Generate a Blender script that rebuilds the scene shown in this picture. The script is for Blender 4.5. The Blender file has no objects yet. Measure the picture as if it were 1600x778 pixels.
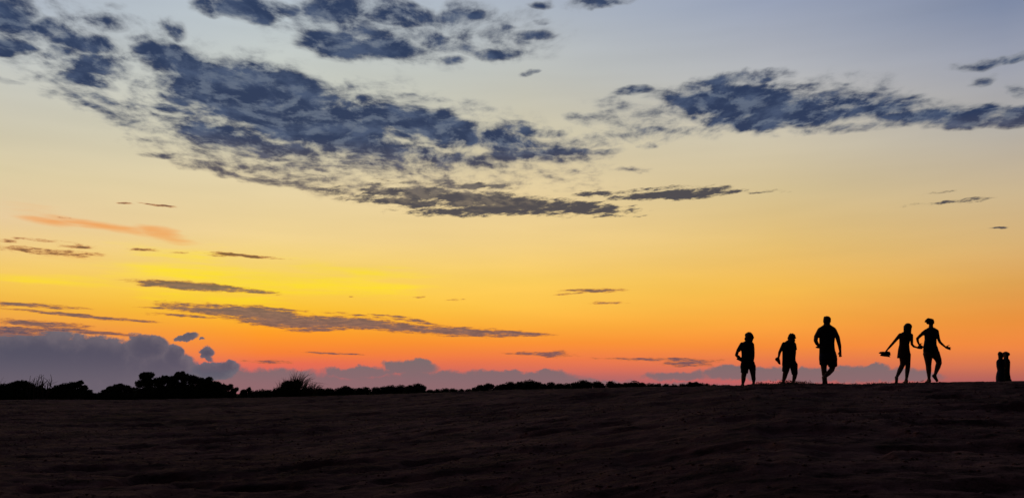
import bpy, bmesh, math, random
import numpy as np
from mathutils import Vector, Matrix

# ------------------------------------------------------------------ camera
F = 1386.0                      # focal length in photograph pixels (1600 wide)
CX, CY = 800.0, 389.0
PITCH = math.atan((614.0 - CY) / F)
EYE = 1.6
SP, CP = math.sin(PITCH), math.cos(PITCH)
scene = bpy.context.scene
COL = scene.collection
cam_data = bpy.data.cameras.new('camera')
cam_data.sensor_width = 36.0
cam_data.lens = 36.0 * F / 1600.0
cam_data.clip_start = 0.1
cam_data.clip_end = 30000.0
cam = bpy.data.objects.new('camera', cam_data)
cam.location = (0, 0, EYE)
cam.rotation_euler = (math.pi / 2 + PITCH, 0, 0)
COL.objects.link(cam)
scene.camera = cam
vs = scene.view_settings
vs.view_transform = 'Standard'; vs.look = 'None'; vs.exposure = 0.0; vs.gamma = 1.0
vs.use_curve_mapping = False

def ray(px, py):
    x = (px - CX) / F; y = (CY - py) / F
    return Vector((x, CP - y * SP, SP + y * CP))
def at(px, py, D):
    """World point seen at photograph pixel (px, py) at forward distance D."""
    r = ray(px, py); k = D / r.y
    return Vector((r.x * k, D, EYE + r.z * k))
def azel(px, py):
    r = ray(px, py).normalized()
    return math.atan2(r.x, r.y), math.asin(r.z)
def lin(c):
    return tuple(((v / 255.0) / 12.92 if v / 255.0 <= 0.04045 else ((v / 255.0 + 0.055) / 1.055) ** 2.4) for v in c)

# ------------------------------------------------------------------ world
SUN_AZ = azel(330, 520)[0]
SUN_EL = math.radians(1.2)
world = bpy.data.worlds.new('World'); scene.world = world
world.use_nodes = True
nt = world.node_tree
nt.nodes.clear()
class S:
    """A scalar or vector socket with arithmetic that adds nodes."""
    def __init__(s, k): s.k = k
    def _m(s, op, *o, clamp=False):
        n = nt.nodes.new('ShaderNodeMath'); n.operation = op; n.use_clamp = clamp
        for i, v in enumerate((s,) + o):
            if isinstance(v, S): nt.links.new(v.k, n.inputs[i])
            else: n.inputs[i].default_value = v
        return S(n.outputs[0])
    def __add__(s, o): return s._m('ADD', o)
    __radd__ = __add__
    def __sub__(s, o): return s._m('SUBTRACT', o)
    def __mul__(s, o): return s._m('MULTIPLY', o)
    __rmul__ = __mul__
    def __truediv__(s, o): return s._m('DIVIDE', o)
    def mx(s, o): return s._m('MAXIMUM', o)
    def mn(s, o): return s._m('MINIMUM', o)
    def clamp(s): return s._m('ADD', 0.0, clamp=True)
def fn(op, a, *o): return a._m(op, *o)
def vec(x, y, z=0.0):
    n = nt.nodes.new('ShaderNodeCombineXYZ')
    for i, v in enumerate((x, y, z)):
        if isinstance(v, S): nt.links.new(v.k, n.inputs[i])
        else: n.inputs[i].default_value = v
    return S(n.outputs[0])
def vm(op, a, b=None, c=None):
    n = nt.nodes.new('ShaderNodeVectorMath'); n.operation = op
    for i, v in enumerate((a, b, c)):
        if v is None: continue
        if isinstance(v, S): nt.links.new(v.k, n.inputs[i])
        else: n.inputs[i].default_value = v
    return S(n.outputs['Value' if op in ('LENGTH', 'DOT_PRODUCT') else 0])
def noise(v, scale, detail=4, rough=0.55, color=False, lac=2.0, dist=0.0):
    n = nt.nodes.new('ShaderNodeTexNoise'); n.noise_dimensions = '3D'
    nt.links.new(v.k, n.inputs['Vector'])
    n.inputs['Scale'].default_value = scale; n.inputs['Detail'].default_value = detail
    n.inputs['Roughness'].default_value = rough; n.inputs['Lacunarity'].default_value = lac
    n.inputs['Distortion'].default_value = dist
    return S(n.outputs[1 if color else 0])
def sstep(x, a, b, t0=0.0, t1=1.0, kind='SMOOTHSTEP'):
    n = nt.nodes.new('ShaderNodeMapRange'); n.interpolation_type = kind; n.clamp = True
    nt.links.new(x.k, n.inputs[0])
    for i, v in enumerate((a, b, t0, t1)): n.inputs[i + 1].default_value = v
    return S(n.outputs[0])
def mixc(f, a, b):
    n = nt.nodes.new('ShaderNodeMix'); n.data_type = 'RGBA'; n.clamp_factor = True
    if isinstance(f, S): nt.links.new(f.k, n.inputs[0])
    else: n.inputs[0].default_value = f
    for i, v in ((6, a), (7, b)):
        if isinstance(v, S): nt.links.new(v.k, n.inputs[i])
        else: n.inputs[i].default_value = (*v, 1)
    return S(n.outputs[2])
def ramp(x, stops):
    n = nt.nodes.new('ShaderNodeValToRGB'); nt.links.new(x.k, n.inputs[0])
    cr = n.color_ramp; cr.interpolation = 'LINEAR'
    while len(cr.elements) < len(stops): cr.elements.new(0.5)
    for e, (p, c) in zip(cr.elements, sorted(stops)): e.position = p; e.color = (*c, 1)
    return S(n.outputs[0])

geo = nt.nodes.new('ShaderNodeTexCoord')
DIR = S(geo.outputs['Generated'])
sep = nt.nodes.new('ShaderNodeSeparateXYZ'); nt.links.new(DIR.k, sep.inputs[0])
X, Y, Z = (S(sep.outputs[i]) for i in range(3))
AZ = fn('ARCTAN2', X, Y)
EL = fn('ARCSINE', Z)
U = AZ * F; W = EL * F                       # angles in units of 1/1386 rad
V = vec(U, W)

# clear sky: measured dusk colours by elevation at five bearings, blended along the bearing
ELMAX = math.pi / 2
def col_ramp(px, rows, hor):
    st = [(max(0.0, azel(px, y)[1]) / ELMAX, lin(c)) for y, c in rows]
    st.append((0.0, lin(hor)))
    top = np.array(st[0][1])
    st += [(36 / 90, tuple(top * np.array((.50, .56, .66)))), (55 / 90, tuple(top * np.array((.20, .25, .36)))), (1.0, tuple(top * np.array((.07, .10, .18))))]
    return ramp(EL / ELMAX, st)
R0 = col_ramp(0, [(0, (176, 186, 198)), (100, (196, 199, 194)), (200, (207, 200, 176)), (270, (220, 204, 164)), (340, (230, 202, 156)), (400, (240, 202, 122)), (440, (248, 202, 84)), (480, (246, 180, 68)), (520, (236, 150, 80)), (575, (200, 120, 110)), (605, (205, 100, 112))], (200, 95, 110))
R1 = col_ramp(420, [(0, (182, 194, 204)), (120, (202, 206, 196)), (220, (213, 207, 180)), (300, (231, 211, 165)), (370, (240, 211, 145)), (420, (248, 212, 104)), (455, (252, 207, 74)), (485, (252, 192, 46)), (520, (253, 156, 40)), (550, (248, 130, 54)), (572, (228, 106, 84)), (590, (186, 98, 104))], (190, 90, 104))
R2 = col_ramp(820, [(0, (170, 180, 194)), (110, (190, 193, 188)), (210, (208, 199, 170)), (300, (229, 206, 158)), (380, (242, 208, 134)), (440, (251, 205, 92)), (480, (252, 194, 74)), (510, (251, 172, 58)), (535, (250, 146, 52)), (560, (240, 122, 72)), (578, (218, 110, 90)), (592, (176, 104, 106))], (160, 100, 108))
R3 = col_ramp(1220, [(0, (152, 162, 184)), (110, (178, 180, 184)), (210, (205, 196, 174)), (300, (214, 193, 146)), (380, (230, 192, 116)), (450, (246, 188, 80)), (500, (249, 168, 64)), (540, (247, 142, 58)), (570, (228, 118, 80)), (592, (190, 104, 100))], (176, 98, 102))
R4 = col_ramp(1600, [(0, (128, 140, 167)), (100, (156, 160, 173)), (200, (178, 173, 165)), (300, (202, 180, 142)), (380, (214, 176, 116)), (440, (224, 164, 84)), (500, (236, 146, 62)), (540, (238, 134, 64)), (570, (214, 118, 80)), (595, (176, 96, 92))], (164, 88, 92))
ks = [azel(p, 400)[0] for p in (0, 420, 820, 1220, 1600)]
clear = R0
for i, R in enumerate((R1, R2, R3, R4)):
    clear = mixc(sstep(AZ, ks[i], ks[i + 1], kind='LINEAR'), clear, R)
# broad uneven veil that keeps the gradient from being perfectly smooth
veil = noise(vec(U * 0.0016, W * 0.012), 1.0, 3, 0.6)
wv = noise(vec(U * 0.0009 + 7.0, W * 0.004), 1.0, 3, 0.55)
Wt = W + (wv - 0.5) * 26.0

def masks(base, lst, src=None):
    """Union of soft ellipses, each given by photograph pixel centre and radii, as bearings."""
    src = src or V
    m = None
    for e in lst:
        px, py, rx, ry = e[:4]; rot = e[4] if len(e) > 4 else 0; s = e[5] if len(e) > 5 else 1.0
        a0, e0 = azel(px, py)
        rU = abs(azel(px + rx, py)[0] - azel(px - rx, py)[0]) / 2 * F
        rW = abs(azel(px, py - ry)[1] - azel(px, py + ry)[1]) / 2 * F
        if rot:
            n = nt.nodes.new('ShaderNodeMapping'); n.vector_type = 'TEXTURE'
            nt.links.new(src.k, n.inputs[0])
            n.inputs['Location'].default_value = (a0 * F, e0 * F, 0)
            n.inputs['Rotation'].default_value = (0, 0, -math.radians(rot))
            n.inputs['Scale'].default_value = (rU, rW, 1)
            p = S(n.outputs[0])
        else:
            p = vm('MULTIPLY_ADD', src, (1 / rU, 1 / rW, 0), (-a0 * F / rU, -e0 * F / rW, 0))
        d2 = vm('DOT_PRODUCT', p, p)
        v = d2._m('MULTIPLY_ADD', -max(s, 0.7), s)
        m = v if m is None else m.mx(v)
    return m.mx(base)

def over(f, top, bottom): return mixc(f, bottom, top)
def scale_c(c, k):
    n = nt.nodes.new('ShaderNodeMix'); n.data_type = 'RGBA'; n.blend_type = 'MULTIPLY'; n.inputs[0].default_value = 1.0
    nt.links.new(c.k, n.inputs[6])
    if isinstance(k, S): nt.links.new(k.k, n.inputs[7])
    else: n.inputs[7].default_value = (*k, 1)
    return S(n.outputs[2])

# --- sunset glow bands near the hidden sun (yellow) and orange veils
warpc = noise(vec(U * 0.004, W * 0.022), 1.0, 4, 0.6, color=True)
warpv = vm('MULTIPLY_ADD', vm('SUBTRACT', warpc, (0.5, 0.5, 0.5)), (90, 26, 0), V)
glow = masks(-1.0, [(420, 438, 300, 22, 2, 1.0), (300, 405, 130, 30, 8, .6), (70, 438, 140, 10, 0, .7), (540, 420, 150, 14, 3, .6), (330, 462, 160, 14, 2, .7)], warpv)
gn = noise(vec(U * 0.007, W * 0.075), 1.0, 5, 0.62)
glowf = sstep(glow + (gn - 0.5) * 3.0, -0.1, 1.6) * 0.8
sky = over(glowf, lin((255, 228, 8)), clear)
orng = masks(-1.0, [(75, 348, 64, 7, 3, 1.1), (165, 356, 110, 8, 7, 1.0), (255, 368, 60, 11, 9, 1.2), (110, 400, 80, 12, 0, .35), (40, 330, 90, 20, 0, .2)], warpv)
sky = over(sstep(orng + (gn - 0.5) * 2.6, -0.3, 1.9) * 0.75, lin((240, 142, 48)), sky)
# pink veil low over the horizon
pink = masks(-1.0, [(300, 592, 180, 36, 0, .9), (600, 594, 90, 7, 0, .9), (1100, 598, 240, 14, 0, .8), (450, 568, 160, 14, 0, .5)], warpv)
sky = over(sstep(pink + (gn - 0.5) * 0.6, 0, 1.2) * 0.3, lin((226, 84, 92)), sky)
veilf = (veil - 0.5) * 0.22 + 1.0
# --- cloud layer A: broken altocumulus, navy, seen on a flat layer overhead
ZC = Z.mx(0.03) + 0.06
PL = vec(X / ZC, Y / ZC * 0.70, 0.0)
aw = noise(PL, 1.6, 3, 0.55, color=True)
PLw = vm('MULTIPLY_ADD', vm('SUBTRACT', aw, (0.5, 0.5, 0.5)), (0.22, 0.22, 0.0), PL)
nA = noise(PLw, 5.2, 7, 0.60)
nB = noise(PLw, 15.0, 5, 0.60)
wA = noise(vec(U * 0.011, W * 0.02), 1.0, 3, 0.6, color=True)
VA = vm('MULTIPLY_ADD', vm('SUBTRACT', wA, (0.5, 0.5, 0.5)), (70, 34, 0), V)
big = [
 (170,75,230,75,0,.14),(650,52,260,60,0,.2),(470,188,200,48,10,1.75),(330,150,90,42,10,1.6),(530,205,390,84,8,.42),(1170,165,270,50,0,.16),(400,168,100,40,8,2.0),(335,205,70,18,4,1.3),(150,160,130,26,12,.22),(440,268,230,30,8,.32),(1000,185,90,46,0,.18),(860,230,130,30,0,.2),
 (20,26,64,34,0,1.3),(78,48,52,17,0,1.2),(12,72,38,15,0,1.3),(125,68,74,20,0,1.3),(88,84,32,15),(165,38,34,16,0,.9),(185,12,26,8,0,.35),
 (150,106,70,20,0,1.35),(132,128,60,15,0,1.1),(75,127,34,8,0,.5),(8,125,26,6,0,.5),(268,86,72,26,0,1.3),(274,45,24,15,0,1.0),(215,62,36,10,0,.6),
 (385,12,80,24,0,1.2),(430,16,48,14,0,.8),(528,20,60,28,0,1.3),(628,22,68,24,0,1.2),(714,24,40,14,0,.9),(528,71,72,25,0,1.35),(608,72,66,24,0,1.2),(580,45,120,40,0,.7),
 (668,57,60,18,15,1.0),(768,82,46,12,0,.85),(720,72,50,12,12,.8),(708,91,24,9,0,.6),(832,56,34,9,0,.6),(847,8,22,8,0,.55),(940,6,52,9,0,.9),
 (847,34,20,6,0,.4),(795,44,26,6,0,.4),(827,114,15,4,0,.6),
 (345,130,112,34,12,1.5),(430,142,120,40,10,1.6),(300,152,70,28,8,1.3),(490,160,70,30,25,1.3),(350,205,100,20,4,1.0),(400,228,130,22,5,1.25),
 (520,212,110,36,5,1.5),(600,190,90,32,10,1.5),(690,200,100,28,10,1.35),(600,235,150,22,3,1.1),(580,158,44,12,8,.8),(640,160,50,10,8,.4),
 (780,218,110,20,8,1.15),(840,242,100,16,0,1.1),(925,237,50,8,0,.9),(700,248,120,14,4,1.0),(820,204,70,10,6,.75),(262,172,34,10,0,.7),(230,198,60,12,8,.3),
 (250,246,26,5,0,.5),(210,218,12,5,0,.4),(135,165,60,7,12,.55),(240,220,40,9,8,.35),(330,265,70,10,8,.5),(430,284,80,9,9,.5),(450,262,80,10,6,.55),(600,262,130,10,4,.45),
 (980,265,50,5,0,.1),
 (1142,128,90,16,-4,1.1),(1150,158,130,32,4,1.6),(1215,182,160,22,2,1.6),(1300,170,150,22,4,1.1),(990,144,36,8,0,.85),(975,168,26,9,0,.55),(1050,170,60,12,0,.45),(1262,168,86,18,0,1.2),(1337,156,66,9,0,.7),
 (1254,141,36,6,0,.55),(1318,132,32,6,0,.35),(1388,170,66,17,0,1.15),(1440,180,90,13,0,1.2),(1517,182,76,17,0,1.4),(1592,181,54,19,0,1.5),(1535,98,48,8,0,.75),(1590,90,34,8,0,.8),
 (1530,126,26,12,0,.4),(1594,139,18,10,0,.7),(1018,206,26,9,0,.5),(968,208,40,9,0,.38),(930,185,60,12,0,.25),(1080,205,90,8,0,.3),(1013,229,22,6,0,.35),(1330,200,120,9,0,.3)]
mA = masks(-1.0, big, VA)
gapA = masks(-1.0, [(610,208,46,7,20,.8),(520,120,40,9,30,.5),(700,232,50,5,6,.6)], VA)
# sparse continuation of the same cloud field outside the frame
side = fn('ABSOLUTE', AZ)
outm = sstep(side, 0.56, 0.75).mx(sstep(EL, 0.46, 0.58)) * sstep(EL, 0.05, 0.2)
mOut = (noise(PL, 0.9, 3, 0.55) - 0.58) * 7.0 * outm - (outm * -1.0 + 1.0) * 3.0
mA = mA.mx(mOut.mn(1.0)) - gapA.mx(0.0) * 0.75
dA = mA * 1.05 + (nA - 0.5) * 2.3 + (nB - 0.5) * 3.3 + 0.34
covA = sstep(dA, -0.35, 1.35) * sstep(EL, 0.165, 0.205) * sstep(mA, -0.8, -0.3)
coreA = sstep(dA, 0.1, 1.5)
# --- cloud layer A2: thin lens clouds in the middle of the sky
lens = [(722,309,200,13,3,1.0),(790,324,120,15,2,1.15),(630,314,110,8,3,.9),(890,322,110,11,5,.9),(740,291,70,6,0,.65),(700,330,100,9,0,.6),
 (1052,304,112,9,0,1.1),(935,302,40,5,0,.7),(1030,298,90,6,-3,.5),(960,338,50,3,0,.5),(1491,315,72,4,0,.5),(1475,301,30,3,0,.3),(1568,355,26,2.5,0,.4),(500,296,60,6,5,.5),
 (640,286,60,5,5,.3),(1180,300,60,4,0,.2)]
wB = noise(vec(U * 0.02, W * 0.06), 1.0, 4, 0.6, color=True)
VB = vm('MULTIPLY_ADD', vm('SUBTRACT', wB, (0.5, 0.5, 0.5)), (60, 15, 0), V)
nS = noise(vec(U * 0.030, W * 0.13 + U * -0.012), 1.0, 6, 0.70)
mB = masks(-1.0, lens, VB)
dB = mB * 1.1 + (nS - 0.5) * 4.8 + 0.1
covB = sstep(dB, -0.2, 0.9)
# --- layer C: dark streaks in front of the glow
streak = [(300,447,100,7,2,1.5),(375,453,66,4,4,1.0),(250,444,42,5,0,1.0),(250,321,32,1.8,3,.9),(196,318,14,1.5,0,.7),
 (45,390,60,5,0,.55),(90,395,70,6,0,.6),(15,377,14,3,0,.7),(120,385,30,4,0,.5),(60,375,50,3,0,.4),(222,390,24,3,0,.7),(380,400,60,2.6,2,1.0),(345,397,22,4,0,.6),
 (35,476,66,4,0,1.0),(95,481,50,2.6,0,.7),(120,493,110,3.2,4,1.0),(205,500,54,2.6,3,.8),(60,506,90,6,2,1.0),(130,517,96,3.6,4,1.0),(20,516,60,8,0,1.0),
 (330,486,90,8,6,1.0),(400,490,100,12,4,1.4),(460,503,110,11,3,1.4),(560,505,110,9.5,4,1.35),(640,513,90,8,4,1.1),(720,518,100,8,2,1.2),(800,521,66,5,2,1.1),
 (290,482,66,3,0,.9),(340,478,50,3,0,.7),(285,493,60,2.6,2,.7),(500,515,50,4,-3,1.0),(612,493,30,2,4,.8),(650,502,48,3,8,.8),(560,492,60,3,4,.35),(430,482,50,2.5,5,.8),
 (517,552,52,1.8,2,.8),(930,454,52,3.2,0,.9),(945,473,32,2,0,.6),(895,458,40,2,-5,.4),(658,464,10,2,0,.6),(545,463,8,2,0,.4),(710,468,20,2,0,.3),
 (845,553,52,3.6,2,.9),(868,553,24,6,0,1.0),(1028,561,90,2.8,1,.8),(1075,566,46,6,0,.95),(420,565,40,3,0,.5),(100,340,18,2,0,.3),(280,395,20,2,0,.3)]
nT = noise(vec(U * 0.045, W * 0.26), 1.0, 6, 0.72)
wC = noise(vec(U * 0.03, W * 0.12), 1.0, 4, 0.6, color=True)
VC = vm('MULTIPLY_ADD', vm('SUBTRACT', wC, (0.5, 0.5, 0.5)), (30, 5, 0), V)
mC = masks(-1.0, streak, VC)
dC = mC * 1.0 + (nT - 0.5) * 4.2 - 0.0
covC = sstep(dC, -0.3, 0.8)
# --- layer D: cumulus bank on the horizon
bank = [(60,575,175,62,0,1.3),(150,575,120,52,0,1.2),(228,545,40,24,0,1.1),(250,585,70,40,0,1.1),(270,562,20,24,0,1.1),(290,527,22,6,-8,.7),(322,550,14,10,-20,.9),(352,574,24,13,0,1.0),(330,580,40,16,0,1.0),
 (320,556,20,6,30,.5),(318,530,6,3,0,.5)]
far_bank = [(400,594,160,20,0,1.0),(560,604,300,18,0,1.1),(850,602,170,14,0,1.0),(1010,604,160,7,0,.7),(560,582,70,10,0,1.0),(640,574,50,13,0,1.1),(655,568,22,9,0,1.1),(690,592,110,15,0,1.0),(780,588,60,10,0,.9),(830,590,90,10,0,.9),(857,583,26,7,0,.9),(800,581,20,5,0,.8),(600,606,300,11,0,.8),
 (1060,588,60,8,0,.8),(1170,583,90,13,0,1.1),(1150,576,30,8,0,.9),(1280,586,120,13,0,1.15),(1240,577,40,6,0,.8),(1310,574,22,6,0,.8),(1374,573,20,8,0,1.0),(1360,584,90,14,0,1.15),(1420,588,60,10,0,1.0)]
nD = noise(V, 0.045, 6, 0.66)
wD = noise(V, 0.045, 4, 0.6, color=True)
VD = vm('MULTIPLY_ADD', vm('SUBTRACT', wD, (0.5, 0.5, 0.5)), (26, 20, 0), V)
dD = masks(-1.0, bank, VD) + (nD - 0.5) * 1.7
covD = sstep(dD, -0.12, 0.3)
dE = masks(-1.0, far_bank, VD) + (nD - 0.5) * 1.4
covE = sstep(dE, -0.15, 0.6)

# colours: clouds are lit by the sky, so they warm and pale towards the horizon
elA = sstep(EL, math.radians(11.5), math.radians(16), kind='LINEAR')
coreCol = mixc(elA, lin((98, 88, 86)), lin((32, 51, 86)))
edgeCol = mixc(elA, lin((150, 132, 108)), lin((120, 124, 130)))
mott = noise(PLw, 9.0, 5, 0.6)
coreCol = mixc(sstep(mott, 0.42, 0.68), coreCol, mixc(elA, lin((120, 106, 98)), lin((66, 82, 112))))
cells = sstep(nB, 0.54, 0.36)
coreCol = mixc(cells * 0.55, coreCol, mixc(elA, lin((140, 126, 110)), lin((98, 110, 130))))
colA = mixc(coreA, edgeCol, coreCol)
layers = []                     # (coverage, colour) from back to front
layers.append((covE * 0.9, mixc(sstep(EL, 0.004, 0.04), lin((138, 106, 110)), lin((104, 106, 112)))))
farcol = mixc(sstep(dD * -0.35 + nD + 0.25, 0.35, 0.8), lin((70, 78, 98)), lin((104, 102, 114)))
farcol = mixc(sstep(EL, 0.045, 0.008) * 0.5, farcol, lin((118, 108, 116)))
layers.append((covD * 0.96, farcol))
colC = mixc(sstep(dC, 0.1, 1.0), lin((182, 104, 56)), mixc(sstep(nT, 0.42, 0.6), mixc(sstep(EL, 0.13, 0.105), lin((112, 62, 44)), lin((118, 92, 96))), mixc(sstep(EL, 0.13, 0.105), lin((90, 50, 44)), lin((88, 74, 88)))))
layers.append((covC * 0.86, colC))
colB = mixc(sstep(dB, -0.05, 0.7), lin((158, 140, 108)), lin((62, 62, 74)))
layers.append((covB * 0.95, colB))
rim = sstep(dA, -0.75, 0.35) * sstep(mA, -0.25, 0.5) * sstep(EL, 0.18, 0.22)
rimc = mixc(elA, lin((190, 166, 124)), lin((138, 142, 148)))
cells = sstep(nB, 0.54, 0.36)
coreCol = mixc(cells * 0.55, coreCol, mixc(elA, lin((140, 126, 110)), lin((98, 110, 130))))
colA = mixc(coreA, edgeCol, coreCol)
layers.append((((rim * 0.42).mx(covA)) * 0.97, mixc(covA * 1.6, rimc, colA)))

# away from the sunset the dusk sky is far darker; physical sky supplies the low base
sunward = vm('DOT_PRODUCT', DIR, (math.sin(SUN_AZ + .25), math.cos(SUN_AZ + .25), 0.0))
dusk = sstep(sunward, -0.35, 0.74, 0.035, 1.0)
nis = nt.nodes.new('ShaderNodeTexSky'); nis.sky_type = 'NISHITA'; nis.sun_disc = False
nis.sun_elevation = SUN_EL; nis.sun_rotation = SUN_AZ % (2 * math.pi)
nis.air_density = 1.5; nis.dust_density = 3.0
bg_phys = nt.nodes.new('ShaderNodeBackground'); bg_phys.inputs[1].default_value = 0.0003
nt.links.new(nis.outputs[0], bg_phys.inputs[0])
def background(c, k):
    n = nt.nodes.new('ShaderNodeBackground')
    nt.links.new(c.k, n.inputs[0]); nt.links.new(k.k, n.inputs[1])
    return n.outputs[0]
bg = background(sky, dusk * veilf)
for f, c in layers:
    n = nt.nodes.new('ShaderNodeMixShader')
    nt.links.new(f.k, n.inputs[0]); nt.links.new(bg, n.inputs[1]); nt.links.new(background(c, dusk), n.inputs[2])
    bg = n.outputs[0]
addn = nt.nodes.new('ShaderNodeAddShader')
nt.links.new(bg, addn.inputs[0]); nt.links.new(bg_phys.outputs[0], addn.inputs[1])
wout = nt.nodes.new('ShaderNodeOutputWorld')
nt.links.new(addn.outputs[0], wout.inputs['Surface'])
world.cycles.sampling_method = 'MANUAL'; world.cycles.sample_map_resolution = 512

# ------------------------------------------------------------------ the last of the sun
sun_data = bpy.data.lights.new('sun', 'SUN')
sun_data.energy = 0.12; sun_data.angle = math.radians(8.0); sun_data.color = (1.0, 0.52, 0.26)
sun = bpy.data.objects.new('sun', sun_data)
sun.rotation_euler = Vector((math.sin(SUN_AZ), math.cos(SUN_AZ), math.sin(SUN_EL))).to_track_quat('Z', 'Y').to_euler()
COL.objects.link(sun)
# ------------------------------------------------------------------ helpers
rng = np.random.default_rng(7)
def material(name, base, rough=0.85, spec=0.2, var=0.25, scale=8.0, bump=0.0, bump_scale=30.0, sub=None):
    m = bpy.data.materials.new(name); m.use_nodes = True
    t = m.node_tree; b = t.nodes['Principled BSDF']
    b.inputs['Roughness'].default_value = rough
    b.inputs['Specular IOR Level'].default_value = spec
    tc = t.nodes.new('ShaderNodeTexCoord')
    n = t.nodes.new('ShaderNodeTexNoise'); n.inputs['Scale'].default_value = scale; n.inputs['Detail'].default_value = 5
    t.links.new(tc.outputs['Object'], n.inputs['Vector'])
    r = t.nodes.new('ShaderNodeValToRGB')
    r.color_ramp.elements[0].position = 0.3; r.color_ramp.elements[1].position = 0.7
    r.color_ramp.elements[0].color = (*[c * (1 - var) for c in base], 1)
    r.color_ramp.elements[1].color = (*[min(1, c * (1 + var)) for c in base], 1)
    t.links.new(n.outputs[0], r.inputs[0]); t.links.new(r.outputs[0], b.inputs['Base Color'])
    if bump:
        n2 = t.nodes.new('ShaderNodeTexNoise'); n2.inputs['Scale'].default_value = bump_scale; n2.inputs['Detail'].default_value = 6
        t.links.new(tc.outputs['Object'], n2.inputs['Vector'])
        bp = t.nodes.new('ShaderNodeBump'); bp.inputs['Strength'].default_value = bump; bp.inputs['Distance'].default_value = 0.02
        t.links.new(n2.outputs[0], bp.inputs['Height']); t.links.new(bp.outputs[0], b.inputs['Normal'])
    return m
def tag(o, label=None, cat=None, group=None, kind=None):
    if label: o['label'] = label
    if cat: o['category'] = cat
    if group: o['group'] = group
    if kind: o['kind'] = kind
    return o
def empty(name, loc):
    o = bpy.data.objects.new(name, None); o.location = loc; o.empty_display_size = 0.2; COL.objects.link(o); return o
def mesh_obj(name, verts, faces, mat, parent=None, smooth=False):
    me = bpy.data.meshes.new(name); me.from_pydata([tuple(v) for v in verts], [], faces); me.update()
    if smooth: me.shade_smooth()
    me.materials.append(mat)
    o = bpy.data.objects.new(name, me); COL.objects.link(o)
    if parent: o.parent = parent
    return o
def quads_obj(name, V_, nq, mat, parent=None):
    """V_: (n*4, 3) vertices of n separate quads."""
    me = bpy.data.meshes.new(name)
    me.vertices.add(nq * 4); me.vertices.foreach_set('co', V_.astype(np.float32).ravel())
    me.loops.add(nq * 4); me.loops.foreach_set('vertex_index', np.arange(nq * 4, dtype=np.int32))
    me.polygons.add(nq); me.polygons.foreach_set('loop_start', np.arange(0, nq * 4, 4, dtype=np.int32))
    me.polygons.foreach_set('loop_total', np.full(nq, 4, dtype=np.int32))
    me.update(calc_edges=True); me.materials.append(mat)
    o = bpy.data.objects.new(name, me); COL.objects.link(o)
    if parent: o.parent = parent
    return o

# ------------------------------------------------------------------ ground
def vnoise(x, y, seed=0):
    xi = np.floor(x).astype(np.int64); yi = np.floor(y).astype(np.int64)
    fx = x - xi; fy = y - yi
    fx = fx * fx * fx * (fx * (fx * 6 - 15) + 10); fy = fy * fy * fy * (fy * (fy * 6 - 15) + 10)
    def h(a, b):
        n = (a * 374761393 + b * 668265263 + seed * 974634777) & 0x7fffffff
        n = ((n ^ (n >> 13)) * 1274126177) & 0x7fffffff
        return ((n ^ (n >> 16)) & 0xffff) / 65535.0
    a = h(xi, yi); b = h(xi + 1, yi); c = h(xi, yi + 1); d = h(xi + 1, yi + 1)
    return (a + (b - a) * fx) * (1 - fy) + (c + (d - c) * fx) * fy - 0.5
CR_PX = [-200, 0, 200, 400, 500, 600, 700, 800, 900, 1000, 1100, 1130, 1160, 1180, 1200, 1230, 1260, 1290, 1330, 1400, 1450, 1520, 1600, 1800]
CR_PY = [625, 624.5, 624.5, 621, 619, 616, 613, 609.5, 607, 605.5, 604, 603.5, 604.5, 601.5, 602.3, 599.5, 600, 600.3, 600, 598.8, 598.3, 597.2, 596, 594]
CR_Y = np.interp(CR_PX, [0, 400, 600, 800, 1000, 1100, 1160, 1600], [57, 56, 50, 42, 32, 27, 24.4, 24.4])
_az = np.array([azel(p, q)[0] for p, q in zip(CR_PX, CR_PY)])
_el = np.array([azel(p, q)[1] for p, q in zip(CR_PX, CR_PY)])
_rc = CR_Y / np.cos(_az)
_ch = EYE + _rc * np.tan(_el)
def ground_z(x, y, fine=True):
    x = np.asarray(x, float); y = np.asarray(y, float)
    r = np.hypot(x, y) + 1e-6; az = np.arctan2(x, y)
    Rc = np.interp(az, _az, _rc); cH = np.interp(az, _az, _ch)
    back = np.clip((np.abs(az) - 0.7) / 1.2, 0, 1); back = back * back * (3 - 2 * back)
    t = np.clip(r / Rc, 0, 1)
    z = cH * (1 - (1 - t) ** 1.45) * (1 - back)
    d = np.clip(r - Rc, 0, None)
    z = z - (4.6 * (1 - back) + 1.0 * back) * (1 - np.exp(-d / 70.0))
    z = z * np.where(r > 2500, 1.0, 1.0)
    near = np.exp(-np.clip(r - 90, 0, None) / 60.0)
    s = 0.16 * vnoise(x / 6.0, y / 6.0, 1) * (1 - np.exp(-((r - Rc) / 7.0) ** 2) * (r < Rc + 12))
    s = s + 0.6 * vnoise(x / 60.0, y / 60.0, 2) * np.clip((r - Rc - 60) / 100, 0, 1)
    if fine:
        w = 0.55 + 0.9 * np.clip(vnoise(x / 3.1, y / 3.1, 9) + 0.5, 0, 1)
        b = 0.060 * vnoise(x / 2.3, y / 0.8, 3) + 0.048 * vnoise(x / 0.95, y / 0.34, 4) + 0.055 * (0.25 - np.abs(vnoise(x / 0.42, y / 0.19, 5))) + 0.030 * vnoise(x / 0.17, y / 0.10, 15)
        # trodden hollows with sharp rims
        hp = vnoise(x / 0.95 + 3.3, y / 0.50 - 1.7, 6); hp = -0.085 * np.clip(hp - 0.12, 0, 0.2) / 0.2
        amp = np.clip(r / 9.0, 0.5, 1.0) * w
        crestless = 1 - 0.42 * np.exp(-((r - Rc) / 2.5) ** 2)
        s = s + (b + hp + 0.012) * amp * near * crestless
    return z + s
azf = np.radians(np.arange(-34, 34.001, 0.095))
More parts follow.
